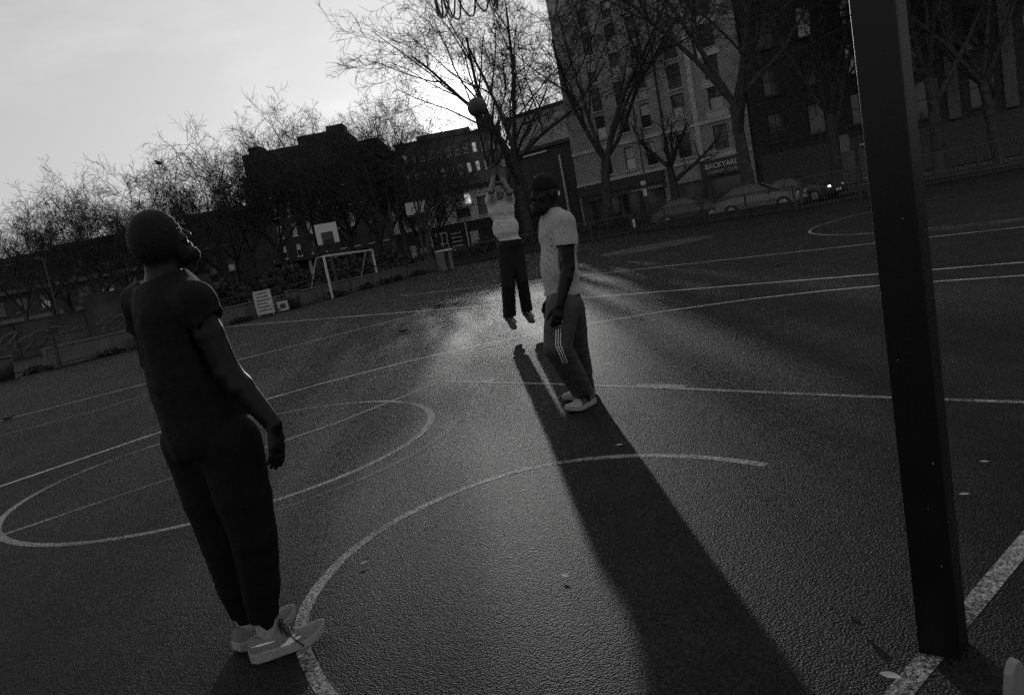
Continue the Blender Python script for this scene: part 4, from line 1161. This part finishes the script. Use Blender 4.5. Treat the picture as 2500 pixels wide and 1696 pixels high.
# ---- the near man in black, seen from behind ----
def near_man():
    P = lambda x, y, Y: A3(at(x, y, Y))
    fw = nv((.77, .64, 0)); lt = nv((-.64, .77, 0)); UP = A3((0, 0, 1))
    hipR, hipL = P(560, 1075, 3.00), P(468, 1072, 3.12)
    kneR, kneL = P(620, 1310, 3.0), P(545, 1325, 3.13)
    ankR, ankL = P(650, 1528, 3.06), P(603, 1522, 3.195)
    shR, shL = P(474, 738, 2.95), P(346, 736, 3.22)
    elR, wrR = P(556, 908, 2.93), P(668, 1036, 2.90)
    elL, wrL = P(372, 880, 3.36), P(452, 975, 3.42)
    nck, chest, waist, pelv = P(402, 682, 3.09), P(424, 770, 3.09), P(462, 930, 3.08), P(512, 1050, 3.07)
    hd = P(393, 589, 3.08)
    org = Vector(((ankR[0] + ankL[0]) / 2, (ankR[1] + ankL[1]) / 2, 0))
    root = empty('person', org); tag(root, 'man in black T-shirt and joggers seen from behind, looking up', 'person')
    lo, hi = box_of([hipL, ankR, ankL, shL, shR, wrR, wrL, hd, elR], .24); lo[2] = -.03
    F = Field(lo, hi, .0046)
    fhead = nv((.68, .66, .36)); fr = (fw, lt, UP)
    tz = nv(chest - pelv); tr = frame3(fw, tz); tr = (tr[0], tr[1], tr[2])
    F.ell(chest, tr, (.105, .165, .19), .05); F.ell(waist, tr, (.10, .145, .16), .06); F.ell(pelv, tr, (.115, .155, .13), .06)
    F.cone(shR, shL, .06, .06, .05)
    F.cone(nck - tz * .03, hd - fhead * .02 - UP * .02, .066, .058, .03)
    for a, b, c, r in ((shR, elR, wrR, 1), (shL, elL, wrL, 1)):
        F.chain([a, a * .55 + b * .45, b, b * .72 + c * .28, c], [.056, .053, .048, .048, .032], .025)
    for a, b, c in ((hipR, kneR, ankR), (hipL, kneL, ankL)):
        F.chain([a, b, b * .65 + c * .35, c], [.085, .055, .056, .036], .03)
    hp, hfr = add_head(F, hd, fhead, UP, 0.89)
    hdir = nv(P(682, 1130, 2.88) - wrR)
    add_hand(F, wrR, hdir, nv(A3((.75, -.25, .25))), nv(A3((.35, .93, 0))), 1.0, .42, .1)
    add_hand(F, wrL, nv(wrL - elL), nv(A3((-.5, .5, .3))), nv(A3((.3, -.9, 0))), 1.0, .4)
    for a, d in ((ankR, (.905, .42, 0)), (ankL, (.62, .78, 0))):
        F.cone(a - UP * .02, a * A3((1, 1, 0)) + UP * .055 + nv(d) * .02, .034, .026, .02); F.cone(a * A3((1, 1, 0)) + UP * .055, a * A3((1, 1, 0)) + UP * .042 + nv(d) * .11, .026, .018, .02)
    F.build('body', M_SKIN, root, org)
    # hair: close cropped cap over the skull
    H = Field(hd - .17, hd + .17, .0046); f, l, u = hfr
    H.ell(hp(-.010, 0, .030), hfr, [q * hp.sc for q in (.112, .090, .113)], .01); H.ell(hp(-.034, 0, .0), hfr, [q * hp.sc for q in (.088, .083, .094)], .03)
    H.region(lambda X, Y, Z: ((X - hd[0]) * (f[0] * .82 - u[0] * .5) + (Y - hd[1]) * (f[1] * .82 - u[1] * .5) + (Z - hd[2]) * (f[2] * .82 - u[2] * .5)) - .040)
    H.wrinkle(.0012, 190, 4); H.build('hair', M_HAIR, root, org)
    B = Field(hd - .22, hd + .2, .0046)
    B.ell(hp(.052, 0, -.098), hfr, [q * hp.sc for q in (.058, .060, .046)], .02); B.ell(hp(.088, 0, -.116), hfr, [q * hp.sc for q in (.030, .034, .032)], .02)
    for s in (-1, 1): B.ell(hp(.028, s * .058, -.062), hfr, [q * hp.sc for q in (.030, .014, .05)], .02)
    B.ell(hp(.106, 0, -.07), hfr, [q * hp.sc for q in (.03, .024, .014)], .008, True)
    B.wrinkle(.0015, 170, 6); B.build('beard', M_HAIR, root, org)
    # shirt
    lo, hi = box_of([shL, shR, pelv, nck], .24)
    S = Field(lo, hi, .005)
    S.ell(chest + fw * .0, tr, (.130, .185, .21), .06); S.ell(waist, tr, (.138, .182, .20), .09)
    S.cone(chest - tz * .02 - lt * .035, pelv - lt * .02, .145, .160, .06)
    S.ell(pelv - tz * .0, tr, (.142, .182, .17), .07)
    S.cone(shR, shL, .070, .070, .05)
    S.cone(nck - tz * .06, nck - tz * .0, .095, .072, .03)
    for q in (shL, shR): S.cone(nck - tz * .045, q, .062, .066, .03)
    for a, b, o in ((shR, elR, A3((.018, -.0, .008))), (shL, elL, -lt * -.01)):
        S.sleeve(a, b + o * 1.5, .34, .066, .080, .04, (.25, 0, .25))
    S.wrinkle(.0030, 24, 2, stretch=(1.2, 1.2, .35))
    S.wrinkle(.0010, 70, 5)
    for a, b in ((shR, elR), (shL, elL)):
        d = nv(b - a); e = a + (b - a) * .33
        S.cone(e - d * .012, e + d * .15, .066, .072, .005, True)
    hem = pelv - tz * .075
    S.cut(hem, -tz)
    S.cut(nck + tz * .012 + fw * .01, nv(tz * .9 - fw * .1), nck - .12, nck + .14)
    S.cone(nck - tz * .012, nck + tz * .06, .060, .066, .006, True)
    S.ell(hem - tz * .01, tr, (.118, .155, .03), .006, True)
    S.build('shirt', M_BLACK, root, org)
    # joggers
    lo, hi = box_of([hipL, hipR, ankL, ankR, kneL, kneR], .2)
    T = Field(lo, hi, .005)
    T.ell(pelv - tz * .02, tr, (.125, .162, .13), .06)
    T.chain([hipR, hipR * .45 + kneR * .55, kneR, kneR * .5 + ankR * .5, ankR + UP * .05], [.122, .108, .090, .077, .060], .06)
    T.chain([hipL, hipL * .45 + kneL * .55, kneL, kneL * .5 + ankL * .5, ankL + UP * .055], [.116, .102, .086, .075, .058], .06)
    T.wrinkle(.0022, 22, 8, stretch=(1, 1, .45)); T.wrinkle(.0016, 58, 9, stretch=(.6, .6, 1.4), hi=list(hi[:2]) + [.55]); T.wrinkle(.0008, 80, 10)
    for a, t in ((ankR, .035), (ankL, .04)):
        T.cut(a + UP * t, -UP, a - A3((.1, .1, .12)), a + A3((.1, .1, .12)))
        T.cone(a - UP * .06, a + UP * (t + .02), .050, .043, .005, True)
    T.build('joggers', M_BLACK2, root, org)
    for a in (ankR, ankL):
        K = Field(a - .12, a + .12, .004); K.cone(a * A3((1, 1, 0)) + UP * .075, a + UP * .07, .040, .041, .01); K.wrinkle(.0016, 60, 3); K.build('sock', M_SOCK, root, org)
    make_shoe(root, org, (-1.262, 3.015, 0.004), (.905, .42, 0), (0, 0, 1), .305, -1, .0036, M_SHOE, M_SOLE, M_LACE, M_STRIPE, ankle=ankR)
    make_shoe(root, org, (-1.355, 3.125, 0.004), (.62, .78, 0), (0, 0, 1), .30, 1, .0036, M_SHOE, M_SOLE, M_LACE, None, ankle=ankL)
near_man()

# ---- the man in the cap and grey T-shirt ----
def cap_man():
    c = lambda x, y, Y: A3(at(1150 + x / 2.425, 400 + y / 2.425, Y))
    fw = nv((-.90, -.42, 0)); lt = nv((.42, -.90, 0)); UP = A3((0, 0, 1))
    hipL, hipR = c(540, 850, 6.02), c(580, 850, 6.22)
    kneL, kneR = c(512, 1085, 5.96), c(625, 1090, 6.34)
    ankL, ankR = c(668, 1372, 6.28), c(680, 1345, 6.62)
    shL, shR = c(552, 345, 5.93), c(478, 350, 6.32)
    elL, wrL = c(578, 610, 5.90), c(525, 835, 5.84)
    elR, wrR = c(500, 600, 6.42), c(470, 800, 6.36)
    nck, chest, waist, pelv = c(478, 290, 6.14), c(515, 425, 6.12), c(528, 620, 6.10), c(548, 790, 6.12)
    hd = c(432, 180, 6.12)
    org = Vector(((ankR[0] + ankL[0]) / 2, (ankR[1] + ankL[1]) / 2, 0))
    root = empty('person', org); tag(root, 'man in a cap, grey T-shirt and striped tracksuit trousers, standing side on', 'person')
    lo, hi = box_of([hipL, ankR, ankL, shL, shR, wrR, wrL, hd, elR, elL], .26); lo[2] = -.03
    F = Field(lo, hi, .0065)
    tz = nv(chest - pelv); tr = frame3(fw, tz)
    F.ell(chest, tr, (.115, .17, .20), .05); F.ell(waist, tr, (.12, .15, .16), .06); F.ell(pelv, tr, (.12, .155, .13), .06)
    F.cone(shR, shL, .066, .066, .05)
    fhead = nv((-.80, -.58, .10))
    F.cone(nck - tz * .03, hd - fhead * .02, .068, .06, .03)
    for a, b, q in ((shL, elL, wrL), (shR, elR, wrR)):
        F.chain([a, a * .55 + b * .45, b, b * .72 + q * .28, q], [.064, .058, .047, .050, .034], .02)
    for a, b, q in ((hipR, kneR, ankR), (hipL, kneL, ankL)):
        F.chain([a, b, b * .65 + q * .35, q], [.085, .058, .058, .038], .03)
    hp, hfr = add_head(F, hd, fhead, UP, 1.04)
    add_hand(F, wrL, nv(c(505, 945, 5.80) - wrL), nv(A3((.35, -.9, .1))), nv(A3((-.9, -.35, 0))), 1.06, .55)
    add_hand(F, wrR, nv(wrR - elR), nv(A3((-.2, .95, .1))), nv(A3((-.9, -.35, 0))), 1.06, .55)
    for a in (ankL, ankR): F.cone(a - UP * .02, a * A3((1, 1, 0)) + UP * .055 + nv((-.73, -.68, 0)) * .03, .034, .026, .02)
    F.build('body', M_SKIN, root, org)
    H = Field(hd - .2, hd + .2, .006); f, l, u = hfr
    H.ell(hp(-.010, 0, .038), hfr, [q * hp.sc for q in (.112, .092, .112)], .01); H.ell(hp(-.03, 0, .01), hfr, [q * hp.sc for q in (.09, .085, .085)], .03)
    H.region(lambda X, Y, Z: -((X - hd[0]) * (u[0] + .12 * f[0]) + (Y - hd[1]) * (u[1] + .12 * f[1]) + (Z - hd[2]) * (u[2] + .12 * f[2])) + .028)
    cp = H.build('cap', M_BLACK, root, org)
    H3 = Field(hd - .2, hd + .2, .005); H3.ell(hp(-.11, .035, .0), hfr, [q * hp.sc for q in (.012, .008, .020)], .004); H3.build('strap_tag', M_STRIPE, cp, org)  # white blob drawn as the glint on the cap strap
    B = Field(hd - .24, hd + .2, .006)
    B.ell(hp(.050, 0, -.10), hfr, [q * hp.sc for q in (.062, .062, .052)], .02); B.ell(hp(.09, 0, -.122), hfr, [q * hp.sc for q in (.034, .036, .036)], .02)
    for s in (-1, 1): B.ell(hp(.022, s * .060, -.055), hfr, [q * hp.sc for q in (.032, .014, .06)], .02)
    B.ell(hp(.108, 0, -.07), hfr, [q * hp.sc for q in (.03, .024, .014)], .008, True); B.wrinkle(.0016, 170, 6); B.build('beard', M_HAIR, root, org)
    lo, hi = box_of([shL, shR, pelv, nck, elL], .24)
    S = Field(lo, hi, .006)
    S.ell(chest, tr, (.135, .185, .21), .05); S.ell(waist + fw * .008, tr, (.140, .17, .20), .07); S.ell(pelv, tr, (.138, .172, .15), .07)
    S.cone(shR, shL, .078, .078, .05); S.cone(nck - tz * .07, nck + tz * .0, .10, .078, .03)
    for a, b in ((shL, elL), (shR, elR)): S.sleeve(a, b, .52, .080, .090, .022)
    S.wrinkle(.0045, 26, 12, stretch=(.8, .8, 1.0)); S.wrinkle(.0018, 60, 15)
    for a, b in ((shL, elL), (shR, elR)):
        d = nv(b - a); e = a + (b - a) * .52
        S.cone(e - d * .015, e + d * .15, .074, .082, .005, True)
    hem = c(548, 772, 6.12); S.cut(hem, -tz); S.ell(hem - tz * .01, tr, (.12, .155, .03), .006, True)
    S.cone(nck - tz * .01, nck + tz * .08, .066, .07, .006, True)
    st = S.build('shirt', M_TEE, root, org)
    pr = S.copy(.0035)                                          # dark chest print running down the front
    cd = np.cross(tr[1], tr[2])
    def reg(X, Y, Z):
        x, y, z = X - chest[0], Y - chest[1], Z - chest[2]
        a = x * tr[0][0] + y * tr[0][1] + z * tr[0][2]; b = x * tr[1][0] + y * tr[1][1] + z * tr[1][2]; h = x * tr[2][0] + y * tr[2][1] + z * tr[2][2]
        s = np.sin(h * 62 + b * 40); s2 = np.sin(h * 62 - b * 40 + 1.0)
        band = np.maximum(np.abs(b - .075) - .036, np.abs(h + .10) - .17)
        return np.maximum.reduce([band, -a, (np.minimum(np.abs(s), np.abs(s2)) - .16) * .05])
    pr.region(reg); pr.build('chest_print', mat('dull_print', .12, .7, .2), st, org)
    lo, hi = box_of([hipL, hipR, ankL, ankR, kneL, kneR], .22)
    T = Field(lo, hi, .006)
    T.ell(pelv - tz * .05, tr, (.135, .165, .14), .06)
    T.chain([hipL, hipL * .45 + kneL * .55, kneL, kneL * .5 + ankL * .5, ankL + UP * .03], [.128, .118, .108, .100, .086], .05)
    T.chain([hipR, hipR * .45 + kneR * .55, kneR, kneR * .5 + ankR * .5, ankR + UP * .03], [.122, .112, .098, .090, .078], .05)
    T.wrinkle(.0040, 20, 18, stretch=(1.2, 1.2, .5)); T.wrinkle(.0030, 45, 19, stretch=(.6, .6, 1.3), hi=list(hi[:2]) + [.5])
    for a in (ankL, ankR): T.cut(a + UP * .012, -UP, a - A3((.16, .16, .12)), a + A3((.16, .16, .12)))
    tr_o = T.build('tracksuit_trousers', M_TRACK, root, org)
    # three tape stripes down the near leg, and the small leaf emblem above them
    v0, v1, v2 = c(516, 975, 5.9), c(512, 1066, 5.9), c(560, 1182, 5.9)
    def seg_d(X, Y, Z, a, b, offx):
        a = a + A3((offx, 0, 0)); b = b + A3((offx, 0, 0)); ab = (b - a)[[0, 2]]; x, z = X - a[0], Z - a[2]
        t = np.clip((x * ab[0] + z * ab[1]) / (ab @ ab), 0, 1); return np.sqrt((x - t * ab[0]) ** 2 + (z - t * ab[1]) ** 2)
    yc = kneL[1] + .0
    for k in (-1, 0, 1):
        G = T.copy(.003)
        G.region(lambda X, Y, Z: np.maximum(np.minimum(seg_d(X, Y, Z, v0, v1, k * .0175), seg_d(X, Y, Z, v1, v2, k * .0175)) - .0042 + 0 * Y, Y - yc)); G.build('stripe', M_STRIPE, tr_o, org)
    G = T.copy(.003); e = c(530, 940, 5.9)
    def emb(X, Y, Z):
        x, z = X - e[0], Z - e[2]; d = 1e3
        for a, b, r in ((0, .010, .008), (-.014, .004, .008), (.014, .004, .008)): d = np.minimum(d, np.sqrt(((x - a) / .8) ** 2 + (z - b) ** 2) - r)
        d = np.minimum(d, np.maximum(np.abs(x) - .022, np.abs(z + .022) - .004)); d = np.maximum(d, -(np.abs(z + .004) - .0018))
        return np.maximum(d + 0 * Y, Y - yc)
    G.region(emb); G.build('emblem', M_BLIND, tr_o, org)
    for a in (ankL, ankR):
        K = Field(a - .12, a + .12, .005); K.cone(a - UP * .08, a + UP * .06, .050, .046, .01); K.build('sock', M_BLACK, root, org)
    make_shoe(root, org, (.575, 6.36, .004), (-.72, -.69, 0), (0, 0, 1), .335, 1, .0048, M_DSHOE, M_SOLE, M_LACE, None, M_WSHOE, ankle=ankL)
    make_shoe(root, org, (.62, 6.72, .004), (-.83, -.56, 0), (0, 0, 1), .33, -1, .0048, M_DSHOE, M_SOLE, M_LACE, None, M_WSHOE, ankle=ankR)
cap_man()

# ---- the jumping man ----
def jump_man():
    c = lambda x, y, Y: A3(at(1150 + x / 2.425, 400 + y / 2.425, Y))
    e8 = lambda x, y, Y: A3(at(1150 + x / 8.76, 380 + y / 8.76, Y))
    fw = nv((-.15, -.99, 0)); lt = nv((.99, -.15, 0)); UP = A3((0, 0, 1))
    hipR, hipL = c(205, 500, 11.22), c(262, 490, 11.28)
    kneR, kneL = c(221, 720, 11.12), c(302, 690, 11.16)
    ankR, ankL = c(228, 905, 11.28), c(332, 872, 11.32)
    shR, shL = e8(445, 960, 11.22), e8(800, 950, 11.26)
    elR, elL = e8(430, 745, 10.93), e8(815, 775, 10.97)
    wrR, wrL = e8(490, 440, 10.94), e8(640, 455, 10.96)
    nck, chest, waist, pelv = e8(620, 920, 11.24), e8(640, 1130, 11.24), c(205, 380, 11.24), c(232, 480, 11.25)
    hd = e8(600, 760, 11.20)
    org = Vector((pelv[0], pelv[1], 0))
    root = empty('person', org); tag(root, 'jumping man in a pale sweatshirt with both arms raised, ball released', 'person')
    lo, hi = box_of([hipL, hipR, ankR, ankL, shL, shR, wrR, wrL, hd, elR, elL, e8(560, 300, 10.95)], .24); lo[2] = -.05
    F = Field(lo, hi, .007)
    tz = nv(chest - pelv); tr = frame3(fw, tz)
    F.ell(chest, tr, (.11, .16, .20), .05); F.ell(waist, tr, (.105, .14, .17), .06); F.ell(pelv, tr, (.115, .15, .12), .06)
    F.cone(shR, shL, .06, .06, .05)
    fhead = nv((-.1, -.95, .12)); F.cone(nck - tz * .03, hd, .06, .055, .03)
    for a, b, q in ((shR, elR, wrR), (shL, elL, wrL)): F.chain([a, b, b * .7 + q * .3, q], [.050, .039, .038, .026], .02)
    for a, b, q in ((hipR, kneR, ankR), (hipL, kneL, ankL)): F.chain([a, b, b * .65 + q * .35, q], [.085, .055, .055, .036], .03)
    hp, hfr = add_head(F, hd, fhead, UP, 1.02)
    add_hand(F, wrR, nv(e8(455, 300, 10.90) - wrR), nv(A3((0, 1, .3))), nv(A3((1, 0, 0))), 1.1, .5, .6, .005)
    add_hand(F, wrL, nv(e8(655, 300, 10.92) - wrL), nv(A3((.5, .9, .3))), nv(A3((-1, 0, 0))), 1.1, .35, .5, .005)
    for a in (ankL, ankR): F.cone(a, a + nv((.45, -.55, -.6)) * .12, .036, .03, .02)
    F.build('body', M_SKIN2, root, org)
    H = Field(hd - .2, hd + .2, .006); f, l, u = hfr
    H.ell(hp(-.008, 0, .034), hfr, [q * hp.sc for q in (.106, .086, .102)], .01); H.ell(hp(-.03, 0, .0), hfr, [q * hp.sc for q in (.084, .08, .085)], .03)
    H.region(lambda X, Y, Z: ((X - hd[0]) * (f[0] * .8 - u[0] * .55) + (Y - hd[1]) * (f[1] * .8 - u[1] * .55) + (Z - hd[2]) * (f[2] * .8 - u[2] * .55)) - .03)
    H.wrinkle(.002, 120, 3); H.build('hair', M_HAIR, root, org)
    lo, hi = box_of([shL, shR, pelv, nck, elL, elR], .24)
    S = Field(lo, hi, .0065)
    S.ell(chest, tr, (.135, .185, .21), .05); S.ell(waist, tr, (.135, .18, .18), .07); S.ell(pelv + tz * .02, tr, (.14, .182, .10), .06)
    S.cone(shR, shL, .082, .082, .05); S.cone(nck - tz * .06, nck, .09, .072, .03)
    for a, b in ((shR, elR), (shL, elL)): S.cone(a, a + (b - a) * .90, .082, .058, .03)
    S.wrinkle(.0075, 19, 31, stretch=(.8, .8, 1.2)); S.wrinkle(.0030, 45, 33)
    for a, b in ((shR, elR), (shL, elL)):
        d = nv(b - a); S.cone(a + (b - a) * .86, a + (b - a) * .86 + d * .12, .046, .09, .006, True)
    h0 = c(215, 452, 11.25); S.cut(h0, nv(-tz + A3((-.14, 0, 0))))
    S.cone(nck, nck + tz * .1, .062, .07, .006, True)
    S.build('sweatshirt', M_SWEAT, root, org)
    lo, hi = box_of([hipL, hipR, ankL, ankR, kneL, kneR], .2)
    T = Field(lo, hi, .0065)
    T.ell(pelv - tz * .0, tr, (.125, .165, .12), .06)
    T.chain([hipR, hipR * .4 + kneR * .6, kneR, ankR * .5 + kneR * .5, ankR - UP * .0], [.118, .102, .094, .092, .092], .05)
    T.chain([hipL, hipL * .4 + kneL * .6, kneL, ankL * .5 + kneL * .5, ankL + UP * .0], [.112, .095, .084, .08, .082], .05)
    T.wrinkle(.0045, 15, 41, stretch=(1, 1, 1.4))
    for a in (ankL, ankR):
        T.cut(a + UP * .0, -UP, a - A3((.14, .14, .14)), a + A3((.14, .14, .14))); T.cone(a - UP * .06, a + UP * .01, .075, .06, .006, True)
    T.build('trousers', M_DENIM, root, org)
    for a, tx in ((ankR, (272, 985)), (ankL, (379, 944))):
        toe = c(tx[0], tx[1], a[1] - .17); f = nv(toe - a + UP * .05); u = nv(A3((.35, -.5, 1.2))); u = nv(u - f * np.dot(u, f))
        make_shoe(root, org, a - u * .085 - f * .07, f, u, .285, 1, .005, M_DSHOE, M_DSHOE, M_LACE, ankle=None)
jump_man()
